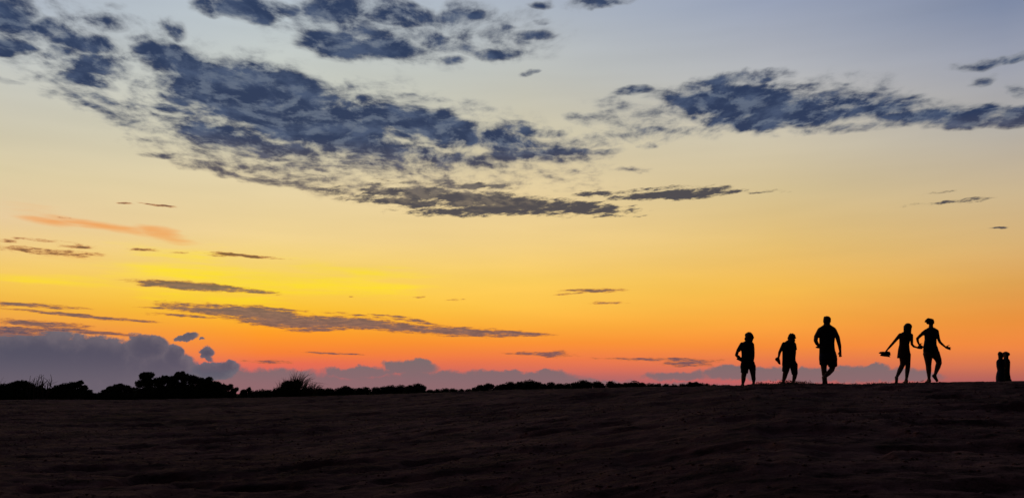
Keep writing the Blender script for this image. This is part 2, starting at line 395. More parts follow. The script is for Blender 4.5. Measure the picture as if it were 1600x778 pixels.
azc = np.radians(np.concatenate([np.arange(38, 322, 4.0)]))
azs = np.concatenate([azf, azc])
rs = [0.0]
rs += list(np.linspace(0.4, 4.6, 12))
r_ = 5.0
while r_ < 66: rs.append(r_); r_ *= 1.0062
while r_ < 9000: rs.append(r_); r_ *= 1.045
rs = np.array(rs)
A_, R_ = np.meshgrid(azs, rs[1:])
GX = R_ * np.sin(A_); GY = R_ * np.cos(A_)
GZ = ground_z(GX, GY)
nr, na = GX.shape
gv = np.concatenate([np.array([[0, 0, float(ground_z(0, 0))]]), np.stack([GX.ravel(), GY.ravel(), GZ.ravel()], 1)])
ii, jj = np.meshgrid(np.arange(nr - 1), np.arange(na), indexing='ij')
j2 = (jj + 1) % na
q = np.stack([1 + ii * na + jj, 1 + (ii + 1) * na + jj, 1 + (ii + 1) * na + j2, 1 + ii * na + j2], -1).reshape(-1, 4)
tri = np.stack([np.zeros(na, int), 1 + np.arange(na), 1 + (np.arange(na) + 1) % na], -1)
me = bpy.data.meshes.new('ground')
me.vertices.add(len(gv)); me.vertices.foreach_set('co', gv.astype(np.float32).ravel())
nl = q.size + tri.size
me.loops.add(nl); me.loops.foreach_set('vertex_index', np.concatenate([q.ravel(), tri.ravel()]).astype(np.int32))
me.polygons.add(len(q) + len(tri))
me.polygons.foreach_set('loop_start', np.concatenate([np.arange(len(q)) * 4, q.size + np.arange(len(tri)) * 3]).astype(np.int32))
me.polygons.foreach_set('loop_total', np.concatenate([np.full(len(q), 4), np.full(len(tri), 3)]).astype(np.int32))
me.update(calc_edges=True); me.shade_smooth()
gm = bpy.data.materials.new('trodden_sand'); gm.use_nodes = True
t = gm.node_tree; b = t.nodes['Principled BSDF']
geo2 = t.nodes.new('ShaderNodeNewGeometry')
def gnoise(sc, det, rough=0.6, st=(1, 1, 1)):
    mp = t.nodes.new('ShaderNodeMapping'); mp.inputs['Scale'].default_value = st
    t.links.new(geo2.outputs['Position'], mp.inputs[0])
    n = t.nodes.new('ShaderNodeTexNoise'); n.inputs['Scale'].default_value = sc; n.inputs['Detail'].default_value = det; n.inputs['Roughness'].default_value = rough
    t.links.new(mp.outputs[0], n.inputs['Vector']); return n.outputs[0]
def gramp(src, stops):
    r = t.nodes.new('ShaderNodeValToRGB'); cr = r.color_ramp
    while len(cr.elements) < len(stops): cr.elements.new(0.5)
    for e, (p, c) in zip(cr.elements, stops): e.position = p; e.color = (*c, 1)
    t.links.new(src, r.inputs[0]); return r.outputs[0]
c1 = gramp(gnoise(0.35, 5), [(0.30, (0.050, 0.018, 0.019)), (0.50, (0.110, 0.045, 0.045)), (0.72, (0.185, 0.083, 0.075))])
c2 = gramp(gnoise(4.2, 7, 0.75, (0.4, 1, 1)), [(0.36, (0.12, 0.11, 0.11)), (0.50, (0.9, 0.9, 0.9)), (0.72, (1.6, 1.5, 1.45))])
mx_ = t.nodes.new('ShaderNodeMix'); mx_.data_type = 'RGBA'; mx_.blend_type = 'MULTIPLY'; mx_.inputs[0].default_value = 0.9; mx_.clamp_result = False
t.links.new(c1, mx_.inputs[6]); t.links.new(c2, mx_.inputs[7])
# the flat country beyond the dune is covered in dark scrub
ln = t.nodes.new('ShaderNodeVectorMath'); ln.operation = 'LENGTH'; t.links.new(geo2.outputs['Position'], ln.inputs[0])
mr = t.nodes.new('ShaderNodeMapRange'); mr.inputs[1].default_value = 62; mr.inputs[2].default_value = 75; t.links.new(ln.outputs['Value'], mr.inputs[0])
scrub = t.nodes.new('ShaderNodeMix'); scrub.data_type = 'RGBA'; t.links.new(mr.outputs[0], scrub.inputs[0])
t.links.new(mx_.outputs[2], scrub.inputs[6]); t.links.new(gramp(gnoise(0.2, 6), [(0.3, (0.010, 0.012, 0.008)), (0.7, (0.028, 0.026, 0.018))]), scrub.inputs[7])
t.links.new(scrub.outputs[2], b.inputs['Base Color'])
b.inputs['Roughness'].default_value = 0.95; b.inputs['Specular IOR Level'].default_value = 0.02
bp = t.nodes.new('ShaderNodeBump'); bp.inputs['Strength'].default_value = 1.0; bp.inputs['Distance'].default_value = 0.06
t.links.new(gnoise(9.0, 8, 0.7), bp.inputs['Height']); t.links.new(bp.outputs[0], b.inputs['Normal'])
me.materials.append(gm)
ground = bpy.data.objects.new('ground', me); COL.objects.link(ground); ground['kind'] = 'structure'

# ------------------------------------------------------------------ plants
leaf_mat = material('dark_leaf', (0.045, 0.06, 0.03), 0.75, 0.15, 0.45, 3.0)
bark_mat = material('bark', (0.07, 0.05, 0.04), 0.9, 0.1, 0.3, 20.0)
grass_mat = material('dune_grass', (0.07, 0.075, 0.04), 0.8, 0.15, 0.3, 5.0)
def leaf_quads(C, size, n_rng):
    n = len(C)
    a = n_rng.normal(size=(n, 3)); a /= np.linalg.norm(a, axis=1)[:, None]
    b_ = n_rng.normal(size=(n, 3)); b_ -= (a * b_).sum(1)[:, None] * a; b_ /= np.linalg.norm(b_, axis=1)[:, None]
    L = size * n_rng.uniform(0.7, 1.4, n)[:, None]; Wd = L * 0.32
    nrm = np.cross(a, b_) * L * 0.08
    return np.stack([C - a * L, C + b_ * Wd - nrm, C + a * L, C - b_ * Wd + nrm], 1).reshape(-1, 3)
def tube(p0, p1, r0, r1, n=6):
    p0 = np.array(p0, float); p1 = np.array(p1, float); d = p1 - p0; d /= np.linalg.norm(d) + 1e-9
    u = np.cross(d, [0, 0, 1.0]);
    if np.linalg.norm(u) < 1e-3: u = np.array([1.0, 0, 0])
    u /= np.linalg.norm(u); v = np.cross(d, u)
    ang = np.arange(n) * 2 * math.pi / n
    ring = np.cos(ang)[:, None] * u + np.sin(ang)[:, None] * v
    return np.concatenate([p0 + ring * r0, p1 + ring * r1])
def path_mesh(paths, n=6):
    """paths: lists of (point, radius); returns verts, faces of tapered swept stems."""
    Vs, Fs = [], []; off = 0
    for path in paths:
        P = [np.array(p, float) for p, _ in path]; Rr = [r for _, r in path]
        u = np.array([1.0, 0.13, 0])
        for i, p in enumerate(P):
            d = P[min(i + 1, len(P) - 1)] - P[max(i - 1, 0)]; d /= np.linalg.norm(d) + 1e-9
            u = u - d * (u @ d)
            if np.linalg.norm(u) < 1e-3: u = np.cross(d, [0, 1.0, 0.1])
            u /= np.linalg.norm(u); v = np.cross(d, u)
            for k in range(n):
                a = 2 * math.pi * k / n
                Vs.append(p + (math.cos(a) * u + math.sin(a) * v) * Rr[i])
        for i in range(len(P) - 1):
            for k in range(n):
                a = off + i * n + k; b2 = off + i * n + (k + 1) % n
                Fs.append((a, b2, b2 + n, a + n))
        Fs.append(tuple(off + k for k in range(n))[::-1]); Fs.append(tuple(off + (len(P) - 1) * n + k for k in range(n)))
        off += len(P) * n
    return Vs, Fs
def shrub(label, D, parts_, leaf=0.07, dens=1.0, group='low shrubs along the dune crest', name='shrub', cat='shrub', sprigs=0, seed=0):
    """clumps: (px, py_centre, rx, ry) leafy masses at forward distance D."""
    clumps = []
    for c_ in parts_: clumps += c_ if isinstance(c_, list) else [c_]
    g = np.random.default_rng(abs(seed * 31 + int(clumps[0][0]) * 13) + 1)
    k = D / F
    cx = sum(c[0] for c in clumps) / len(clumps)
    base = at(cx, 615, D); base.z = float(ground_z(base.x, base.y))
    root = empty(name, base); tag(root, label, cat, group)
    pts = []; stems = []
    B = np.array(base)
    for (px, py, rx, ry) in clumps:
        dy = g.uniform(-0.35, 0.35) * rx * k
        c = np.array(at(px, py, D)) ; c[1] += dy
        R3 = np.array([rx * k, max(rx * k * 0.8, ry * k * 0.8), ry * k])
        n = int(dens * 150 * (rx * k * ry * k) / (leaf * leaf) ** 1.0) + 60
        # sub-clusters give an uneven outline with gaps
        ns = max(9, int(rx * ry * 0.14) + 9)
        sc = g.normal(size=(ns, 3)); sc /= np.linalg.norm(sc, axis=1)[:, None]; sc *= g.uniform(0.35, 0.92, ns)[:, None]
        idx = g.integers(0, ns, n)
        q_ = g.normal(size=(n, 3)); q_ /= np.linalg.norm(q_, axis=1)[:, None]; q_ *= (g.uniform(0, 1, n) ** 0.5)[:, None]
        rad = g.uniform(0.16, 0.36, ns)[idx][:, None]
        P = sc[idx] + q_ * rad
        m = int(n * 0.45)
        core = g.normal(size=(m, 3)); core /= np.linalg.norm(core, axis=1)[:, None]; core *= (g.uniform(0, 1, m) ** 0.45 * 0.84)[:, None]
        P = np.concatenate([P, core])
        pts.append(c + P * R3)
        for s_ in range(5):
            a = sc[g.integers(0, ns)] * 0.95 * R3 + c
            mid = (B + a) / 2 + g.normal(size=3) * 0.06
            b0 = B + np.array([(c[0] - B[0]) * 0.55 + g.normal() * 0.05, g.normal() * 0.05, 0])
            b0[2] = float(ground_z(b0[0], b0[1])) - 0.02
            stems.append([(b0, 0.03), (mid, 0.018), (a, 0.006)])
        ne = int(n * 0.10)
        out = g.normal(size=(ne, 3)); out /= np.linalg.norm(out, axis=1)[:, None]; out *= g.uniform(0.95, 1.22, ne)[:, None]
        pts.append(c + out * R3)
    P = np.concatenate(pts)
    P = P[P[:, 2] > ground_z(P[:, 0], P[:, 1]) - 0.02]
    q_ = leaf_quads(P - B, leaf, g)
    quads_obj('crown', q_, len(P), leaf_mat, root)
    Vs, Fs = path_mesh([[(p - B, r) for p, r in s_] for s_ in stems], 5)
    mesh_obj('trunk', Vs, Fs, bark_mat, root)
    return root
def dig(px, top, rx, D, ry=None):
    """A clump whose top edge is at `top` and which reaches down to the ground line there."""
    w = at(px, 615, D); gz = float(ground_z(w.x, w.y))
    bot = next(y for y in np.arange(top, 720, 0.5) if at(px, y, D).z < gz)
    h = bot - top + 1.0; ry = min(h / 2, rx * 0.72)
    return [(px, top + ry, rx, ry), (px, bot - h * 0.26, rx * 1.5, h * 0.42)]
LG = 'low shrubs along the dune crest'
# left-hand cluster close to the dune edge
LB = 'dark bushes at the left end of the dune'
shrub('low dark shrub cut by the left edge of the picture, bare twigs at its right', 60, [dig(-14, 600, 16, 60), dig(4, 600, 10, 60), dig(16, 599, 9, 60), dig(27, 595.5, 8, 60), dig(36, 594.5, 8, 60), dig(45, 598, 8, 60), dig(58, 603, 9, 60), dig(70, 607, 8, 60)], seed=1, group=LB)
shrub('low humped bush with a pointed right shoulder, between bare twigs and a gap', 60.5, [dig(82, 606, 8, 60.5), dig(92, 602, 8, 60.5), dig(102, 599, 8, 60.5), dig(112, 597.5, 7, 60.5), dig(120, 596, 6, 60.5), dig(126.5, 594.5, 4, 60.5), dig(132, 602, 5, 60.5), dig(139, 609, 5, 60.5), dig(146, 614, 6, 60.5)], seed=2, group=LB)
shrub('small rounded bush just left of the tallest bush', 61, [dig(155, 614, 6, 61), dig(163, 609, 6, 61), dig(171, 604.5, 7, 61), dig(180, 601, 7, 61), dig(187, 599.5, 6, 61), dig(198, 602, 7, 61), dig(210, 605.5, 7, 61)], seed=3, group=LB)
shrub('tallest and widest dark bush, a knob of foliage at its upper left', 60, [dig(220, 594, 7, 60), (229, 588, 9, 6), (223, 586, 4, 3), (234, 585.5, 6, 4), dig(232, 592, 8, 60), dig(247, 590.5, 8, 60), dig(258, 587.5, 8, 60), dig(269, 588, 8, 60), dig(280, 583, 7, 60), dig(290, 584, 8, 60), dig(301, 586.5, 8, 60), dig(312, 590.5, 8, 60), dig(325, 592, 8, 60), dig(337, 596, 8, 60), dig(348, 600, 7, 60), (279, 584, 4, 3), (285, 583, 3, 3), (327, 592, 5, 3)], seed=4, dens=1.0, group=LB)
shrub('thin twiggy bush sloping down from the right flank of the tallest bush', 59, [dig(356, 602.5, 5, 59), dig(364, 606, 4, 59), (360, 603, 4, 3), (369, 608, 3, 3)], seed=5, dens=.5, group=LB)
shrub('tiny ragged shrub between the tallest bush and the tall grass tuft', 60, [dig(381, 608.5, 6, 60), (389, 609, 3, 4), dig(395, 611, 8, 60)], seed=6, dens=.6)
shrub('low flat shrub touching the left foot of the tall grass tuft', 61, [dig(407, 609.5, 12, 61), dig(421, 610, 10, 61)], seed=7)
band = [
 ('low flat shrub touching the right foot of the tall grass tuft', 62, [(500, 607.5, 10), (514, 607, 9)]),
 ('low shrub with a rounded knob, first hump to the right of the tall grass tuft', 62, [(530, 606.5, 8), (540, 603.5, 8), (551, 607, 8)]),
 ('small squat shrub in the dip right of the first rounded hump', 61, [(562, 606.5, 7), (571, 605.5, 8)]),
 ('wide low shrub with a level top, left of the two-humped shrub', 60, [(588, 605.5, 9), (600, 604, 8)]),
 ('two-humped low shrub beside the domed shrub', 60, [(611, 602.5, 9), (626, 602, 9)]),
 ('domed shrub where the left half of the low shrub line ends in a dip', 58, [(640, 602.5, 8), (652, 600, 10), (660, 602, 6)]),
 ('very low shrub in the dip just right of the domed shrub', 58, [(672, 609.5, 8), (684, 608.5, 7)]),
 ('flat ragged shrub in the middle of the dip of the shrub line', 56, [(696, 607, 8), (708, 607.5, 8)]),
 ('lowest little shrub at the right end of the dip of the shrub line', 54, [(721, 609, 8), (733, 608, 6)]),
 ('spiky shrub with separate leafy tips, starting the right half of the shrub line', 52, [(744, 605, 6), (750, 601.5, 5), (757, 602, 6), (763, 599, 5), (768, 600.5, 4)]),
 ('smooth low shrub right of the spiky upright shrub', 52, [(778, 602.5, 7), (786, 600.5, 8)]),
 ('neat rounded shrub between the spiky shrub and the broadest hump', 52, [(797, 597, 8), (805, 599.5, 6)]),
 ('broadest and highest hump of the low shrub line', 51, [(814, 596.5, 8), (828, 594.3, 11), (840, 597, 7)]),
 ('low shrub in the notch right of the broadest hump', 50, [(850, 600, 7), (861, 597.5, 7)]),
 ('flat topped shrub halfway along the right half of the shrub line', 49, [(874, 599.5, 8), (887, 599.5, 8)]),
 ('high domed shrub near the middle of the picture', 48, [(899, 597.5, 7), (911, 594.5, 9), (921, 597, 6)]),
 ('small round-headed shrub right of the high domed shrub', 47, [(932, 595.8, 7), (940, 599, 6)]),
 ('rounded shrub second from the high domed shrub', 46, [(955, 596.3, 8), (966, 599, 7)]),
 ('wide gently humped shrub left of the descending shrubs', 45, [(979, 598.3, 7), (991, 596, 9), (1003, 598.5, 7)]),
 ('low shrub at the start of the descending end of the shrub line', 44, [(1016, 599.5, 8), (1028, 599.8, 8)]),
 ('flat little shrub in the descending end of the shrub line', 42, [(1042, 600.5, 7), (1053, 600.8, 7)]),
 ('ragged shrub with gaps of sky in its top, last clear hump before the walkers', 38, [(1067, 599.8, 7), (1079, 597.6, 6), (1087, 597, 5), (1096, 598.8, 6)]),
 ('last low shrub of the line, tapering into the bare crest left of the walkers', 34, [(1105, 600, 6), (1116, 601, 6), (1125, 602.5, 4)]),
]
for i, (lab, D, tops) in enumerate(band):
    shrub(lab, D, [dig(px, top, rx, D) for px, top, rx in tops], leaf=0.05 if D > 40 else 0.035, seed=20 + i, dens=0.9)

def blades(name, label, D, px0, px1, top_fn, n, spread_z=0.0, seed=0, cat='grass tuft', thick=0.012, lean=0.25, group=None):
    g = np.random.default_rng(seed); k = D / F
    cx = (px0 + px1) / 2; base = at(cx, 615, D); base.z = float(ground_z(base.x, base.y)); B = np.array(base)
    paths = []; wind = 0.16
    for i in range(n):
        px = g.uniform(px0, px1); w = np.array(at(px, 615, D)); w[1] += g.normal() * 0.25
        w[2] = float(ground_z(w[0], w[1])) - 0.02
        topz = at(px, top_fn(px), D).z
        h = max(0.15, (topz - w[2]) * (g.uniform(0.35, 1.0) if g.uniform() < .75 else g.uniform(.95, 1.12)))
        dr = np.array([g.normal() * lean + wind + (px - cx) / (px1 - px0) * 0.3, g.normal() * lean, 0])
        if g.uniform() < 0.12: dr *= 2.2
        P = []
        for s_ in range(6):
            u = s_ / 5
            p = w + np.array([dr[0] * h * u ** 1.9, dr[1] * h * u ** 1.9, h * (u - 0.45 * abs(dr[0]) * u ** 4)])
            P.append((p - B, thick * (1 - u) ** 0.7 + 0.002))
        paths.append(P)
    Vs, Fs = path_mesh(paths, 3)
    o = mesh_obj(name, Vs, Fs, grass_mat); o.location = base; tag(o, label, cat, group)
    return o
def tuft_top(px):
    return float(np.interp(px, [425, 434, 440, 447, 455, 461, 468, 474, 480, 487, 493], [610, 600, 592, 590, 583, 577, 582, 594, 596, 592, 600]))
blades('beach_grass', 'tall tuft of dune grass with drooping blades against the pink sky', 57, 428, 492, tuft_top, 520, seed=5, thick=0.024, lean=0.17)
shrub('dense low bush filling the foot of the tall grass tuft', 57.6, [dig(437, 606, 10, 57.6), dig(450, 595, 9, 57.6), dig(462, 594, 9, 57.6), dig(482, 606, 10, 57.6)], seed=91, dens=.8)
# bare arching twigs
g = np.random.default_rng(31); tb = at(60, 615, 59.3); tb.z = float(ground_z(tb.x, tb.y)); TB = np.array(tb); tw = []
for i in range(26):
    px = g.uniform(46, 74); w = np.array(at(px, 615, 59.3)); w[1] += g.normal() * .2; w[2] = float(ground_z(w[0], w[1])) - .02
    tip = np.array(at(px + g.uniform(-9, 12), g.uniform(584, 600), 59.3)); side_ = g.normal() * 0.25
    P = []
    for s_ in range(7):
        u = s_ / 6
        p = w + (tip - w) * u + np.array([math.sin(u * math.pi) * side_, 0, math.sin(u * math.pi) * 0.22])
        P.append((p - TB, 0.028 * (1 - u) + 0.010))
    tw.append(P)
    if i % 2 == 0:
        m_ = P[4][0]; tw.append([(m_, 0.01), (m_ + np.array([g.normal() * .2, g.normal() * .1, .18]), 0.008), (m_ + np.array([g.normal() * .3, g.normal() * .1, .30]), 0.005)])
Vs, Fs = path_mesh(tw, 4)
o = mesh_obj('dry_bush', Vs, Fs, bark_mat); o.location = tb
tag(o, 'leafless arching twigs standing out of the bushes near the left edge', 'dry bush')
blades('beach_grass', 'few stiff grass blades at the extreme left edge above the bushes', 60, -6, 5, lambda p: 588, 22, seed=8, thick=0.016, lean=.15)

# creeping plants and debris on the bare crest round the walkers' feet: nobody could count it
g = np.random.default_rng(77); P = []
for (px, w, hgt, n) in [(1185, 12, 0.030, 420), (1224, 12, 0.042, 620), (1238, 10, 0.036, 500), (1252, 9, 0.030, 380), (1195, 20, .02, 300), (1300, 12, .018, 260), (1212, 8, .03, 90), (1330, 7, 0.035, 90), (1350, 14, .02, 90), (1150, 18, .02, 120), (1275, 14, .02, 90), (1428, 8, .025, 60), (1372, 20, .015, 80), (1310, 20, .02, 100), (1125, 14, 0.03, 120)]:
    D = float(np.interp(px, CR_PX, CR_Y)) + 0.15
    x = np.array([at(px + g.normal() * w * .5, 600, D).x for _ in range(n)]); y = D + g.normal(size=n) * 0.35
    z = ground_z(x, y) + np.abs(g.normal(size=n)) * hgt
    P.append(np.stack([x, y, z], 1))
P = np.concatenate(P)
o = quads_obj('ground_cover', leaf_quads(P, 0.022, g), len(P), leaf_mat)
tag(o, 'low creeping plants and dry debris along the bare dune crest', None, None, 'stuff')

# loose clods and shell-sized debris on the near sand, uncountable
g = np.random.default_rng(123)
n = 15000
yy = 24.5 * g.uniform(0.06, 1.0, n) ** 0.62; xx = yy * g.uniform(-0.64, 0.64, n)
m_ = g.uniform(size=n) < np.clip(vnoise(xx / 1.7, yy / 1.3, 40) * 1.6 + 0.55, 0.05, 1); xx, yy = xx[m_], yy[m_]; n = len(xx)
octv = np.array([(1, 0, 0), (0, 1, 0), (-1, 0, 0), (0, -1, 0), (0, 0, 1), (0, 0, -1)], float)
octf = np.array([(0, 1, 4), (1, 2, 4), (2, 3, 4), (3, 0, 4), (1, 0, 5), (2, 1, 5), (3, 2, 5), (0, 3, 5)])
sz = 0.008 + 0.020 * g.uniform(size=n) ** 3
ang = g.uniform(0, 6.28, n); ca, sa = np.cos(ang), np.sin(ang)
v_ = octv[None] * g.uniform(0.6, 1.3, (n, 6, 1)) * np.stack([sz * g.uniform(1, 2.2, n), sz, sz * 0.55], 1)[:, None]
vx = v_[..., 0] * ca[:, None] - v_[..., 1] * sa[:, None]; vy = v_[..., 0] * sa[:, None] + v_[..., 1] * ca[:, None]
zz = ground_z(xx, yy)
V_ = np.stack([vx + xx[:, None], vy + yy[:, None], v_[..., 2] + (zz + sz * 0.2)[:, None]], -1).reshape(-1, 3)
Fc = (octf[None] + (np.arange(n) * 6)[:, None, None]).reshape(-1, 3)
me = bpy.data.meshes.new('sand_clods')
me.vertices.add(len(V_)); me.vertices.foreach_set('co', V_.astype(np.float32).ravel())
me.loops.add(Fc.size); me.loops.foreach_set('vertex_index', Fc.astype(np.int32).ravel())
me.polygons.add(len(Fc)); me.polygons.foreach_set('loop_start', np.arange(0, Fc.size, 3, dtype=np.int32)); me.polygons.foreach_set('loop_total', np.full(len(Fc), 3, dtype=np.int32))
me.update(calc_edges=True); me.materials.append(material('sand_clod', (0.10, 0.045, 0.045), 0.95, 0.05, 0.5, 2.0))
o = bpy.data.objects.new('sand_clods', me); COL.objects.link(o)
tag(o, 'loose clods and bits of debris strewn over the dark sand', None, None, 'stuff')
# ------------------------------------------------------------------ people
skin_mat = material('skin', (0.13, 0.065, 0.05), 0.8, 0.1, 0.08, 10)
hair_mat = material('hair', (0.035, 0.022, 0.015), 0.7, 0.2, 0.3, 60, 0.4, 120)
def cloth(name, c): return material(name, c, 0.9, 0.1, 0.15, 12, 0.25, 60)
navy = cloth('navy_cotton', (0.025, 0.03, 0.06)); black = cloth('black_cotton', (0.022, 0.020, 0.022))
olive = cloth('dark_olive_cotton', (0.04, 0.04, 0.03)); maroon = cloth('dark_red_cotton', (0.06, 0.02, 0.022)); slate = cloth('slate_cotton', (0.035, 0.04, 0.05))
rubber = material('shoe_rubber', (0.04, 0.035, 0.035), 0.7, 0.25, 0.2, 20)

class Clay:
    """Collects closed tapered shapes that are fused into one continuous skin by voxel remeshing."""
    def __init__(s, k=1.0): s.v = []; s.f = []; s.n = 0; s.k = k
    def _add(s, V_, F_):
        s.v.extend([tuple(map(float, p)) for p in V_]); s.f.extend([tuple(i + s.n for i in f) for f in F_]); s.n += len(V_)
    def ball(s, c, r, seg=14, rings=9, M=None):
        c = np.array(c, float); r = np.array(r if hasattr(r, '__len__') else (r, r, r), float)
        V_ = [np.array([0, 0, 1.0])]
        for i in range(1, rings):
            th = math.pi * i / rings
            for j in range(seg):
                ph = 2 * math.pi * j / seg
                V_.append(np.array([math.sin(th) * math.cos(ph), math.sin(th) * math.sin(ph), math.cos(th)]))
        V_.append(np.array([0, 0, -1.0])); V_ = np.array(V_) * r
        if M is not None: V_ = V_ @ np.array(M.to_3x3()).T
        V_ = V_ + c; F_ = []
        for j in range(seg): F_.append((0, 1 + j, 1 + (j + 1) % seg))
        for i in range(rings - 2):
            for j in range(seg):
                a = 1 + i * seg + j; b_ = 1 + i * seg + (j + 1) % seg
                F_.append((a, a + seg, b_ + seg, b_))
        e = len(V_) - 1; o_ = 1 + (rings - 2) * seg
        for j in range(seg): F_.append((e, o_ + (j + 1) % seg, o_ + j))
        s._add(V_, F_)
    def loft(s, rows, seg=18, power=2.3):
        """rows: (centre xyz, half width x, half depth y, axis tilt) rings stacked along a limb or trunk, capped."""
        V_ = []; F_ = []
        for c, hx, hy in rows:
            for j in range(seg):
                a = 2 * math.pi * j / seg; ca, sa = math.cos(a), math.sin(a)
                V_.append((c[0] + hx * abs(ca) ** (2 / power) * (1 if ca >= 0 else -1), c[1] + hy * abs(sa) ** (2 / power) * (1 if sa >= 0 else -1), c[2]))
        for i in range(len(rows) - 1):
            for j in range(seg):
                a = i * seg + j; b_ = i * seg + (j + 1) % seg
                F_.append((a, b_, b_ + seg, a + seg))
        F_.append(tuple(range(seg))[::-1]); F_.append(tuple((len(rows) - 1) * seg + j for j in range(seg)))
        s._add(V_, F_)
    def cone(s, p0, p1, r0, r1, seg=14):
        p0 = np.array(p0, float); p1 = np.array(p1, float); d = p1 - p0; d /= np.linalg.norm(d) + 1e-9
        u = np.cross(d, [0.1, 1.0, 0.05]); u /= np.linalg.norm(u); w = np.cross(d, u)
        ang = np.arange(seg) * 2 * math.pi / seg; ring = np.cos(ang)[:, None] * u + np.sin(ang)[:, None] * w
        V_ = np.concatenate([p0 + ring * r0, p1 + ring * r1])
        F_ = [(j, (j + 1) % seg, seg + (j + 1) % seg, seg + j) for j in range(seg)]
        F_ += [tuple(range(seg))[::-1], tuple(seg + j for j in range(seg))]
        s._add(V_, F_)
    def limb(s, pts, seg=14):
        """pts: (xyz, radius) chain with rounded joints."""
        pts = [(a, r * s.k) for a, r in pts]
        for (a, ra), (b_, rb) in zip(pts[:-1], pts[1:]):
            s.cone(a, b_, ra, rb, seg)
        for a, ra in pts: s.ball(a, ra, seg, 8)
    def build(s, name, mat, parent, voxel=0.008, smooth=6, ratio=0.35, origin=(0, 0, 0)):
        V_ = np.array(s.v) - np.array(origin)
        me = bpy.data.meshes.new(name); me.from_pydata([tuple(p) for p in V_], [], s.f); me.update()
        o = bpy.data.objects.new(name, me); COL.objects.link(o)
        m = o.modifiers.new('r', 'REMESH'); m.mode = 'VOXEL'; m.voxel_size = voxel
        m = o.modifiers.new('s', 'SMOOTH'); m.factor = 0.5; m.iterations = smooth
        if ratio < 1: m = o.modifiers.new('d', 'DECIMATE'); m.ratio = ratio
        dg = bpy.context.evaluated_depsgraph_get()
        new = bpy.data.meshes.new_from_object(o.evaluated_get(dg)); new.name = name
        o.modifiers.clear(); o.data = new; bpy.data.meshes.remove(me)
        new.shade_smooth(); new.materials.clear(); new.materials.append(mat)
        o.parent = parent
        return o

def hand(cl, wrist, d, side, sc=1.0, curl=0.5, spread=0.12, palm_n=None):
    """Palm plus five separate fingers. d: direction of the palm; side: towards the thumb."""
    w = np.array(wrist, float); d = np.array(d, float); d /= np.linalg.norm(d)
    t_ = np.array(side, float); t_ -= d * (t_ @ d); t_ /= np.linalg.norm(t_); n = np.cross(d, t_)
    if palm_n is not None and n @ np.array(palm_n) < 0: n = -n
    R = 0.0095 * sc
    pc = w + d * 0.045 * sc
    for q_ in (-0.028, -0.01, 0.01, 0.028):
        cl.limb([(w + d * 0.01 * sc + t_ * q_ * 0.6 * sc, 0.017 * sc), (w + d * 0.082 * sc + t_ * q_ * sc, 0.0135 * sc)], 10)
    for i, (off, ln) in enumerate(((0.030, .072), (0.010, .082), (-0.011, .076), (-0.031, .060))):
        p = w + d * 0.085 * sc + t_ * off * sc
        cur = 0.0; P = [(p, R)]; L = np.array([.45, .32, .23]) * ln * sc
        for k_, l_ in enumerate(L):
            cur += curl * (0.45 + 0.25 * k_) + 0.06 * i
            dd = d * math.cos(cur) + n * math.sin(cur) + t_ * spread * (1.2 - i * 0.8)
            dd /= np.linalg.norm(dd); p = p + dd * l_; P.append((p, R * (0.95 - 0.13 * k_)))
        cl.limb(P, 8)
    p = w + d * 0.022 * sc + t_ * 0.026 * sc
    P = [(p, R * 1.35)]
    for k_, l_ in enumerate((.038, .032, .024)):
        dd = d * (0.55 + .15 * k_) + t_ * (0.75 - .2 * k_) + n * (0.25 + curl * 0.3); dd /= np.linalg.norm(dd)
        p = p + dd * l_ * sc; P.append((p, R * (1.25 - .15 * k_)))
    cl.limb(P, 8)
def foot(cl, ankle, toe_dir, sc=1.0, pitch=0.0):
    """A bare foot: heel, arch, ball and five toes. pitch > 0 drops the toes."""
    a = np.array(ankle, float); f = np.array(toe_dir, float); f[2] = 0; f /= np.linalg.norm(f)
    up = np.array([0, 0, 1.0]); s_ = np.cross(f, up)
    f2 = f * math.cos(pitch) - up * math.sin(pitch); u2 = up * math.cos(pitch) + f * math.sin(pitch)
    P = lambda x, y, z: a + f2 * x * sc + s_ * y * sc + u2 * z * sc
    cl.limb([(P(0, 0, 0.02), 0.036 * sc), (P(-0.045, 0, -0.045), 0.030 * sc)], 12)
    cl.limb([(P(0, 0, 0.0), 0.036 * sc), (P(0.06, 0, -0.03), 0.034 * sc), (P(0.125, 0.006, -0.052), 0.025 * sc)], 12)
    cl.limb([(P(-0.045, 0, -0.048), 0.029 * sc), (P(0.06, -0.018, -0.055), 0.020 * sc), (P(0.125, -0.02, -0.058), 0.020 * sc)], 12)
    cl.limb([(P(-0.045, 0, -0.048), 0.029 * sc), (P(0.06, 0.02, -0.055), 0.020 * sc), (P(0.125, 0.026, -0.058), 0.018 * sc)], 12)
    for y, r, l_ in ((-0.030, .013, .055), (-0.010, .0095, .052), (0.006, .009, .045), (0.020, .0085, .037), (0.033, .008, .028)):
        cl.limb([(P(0.125, y, -0.062), r * 1.1 * sc), (P(0.125 + l_, y * 1.05, -0.067), r * sc)], 8)

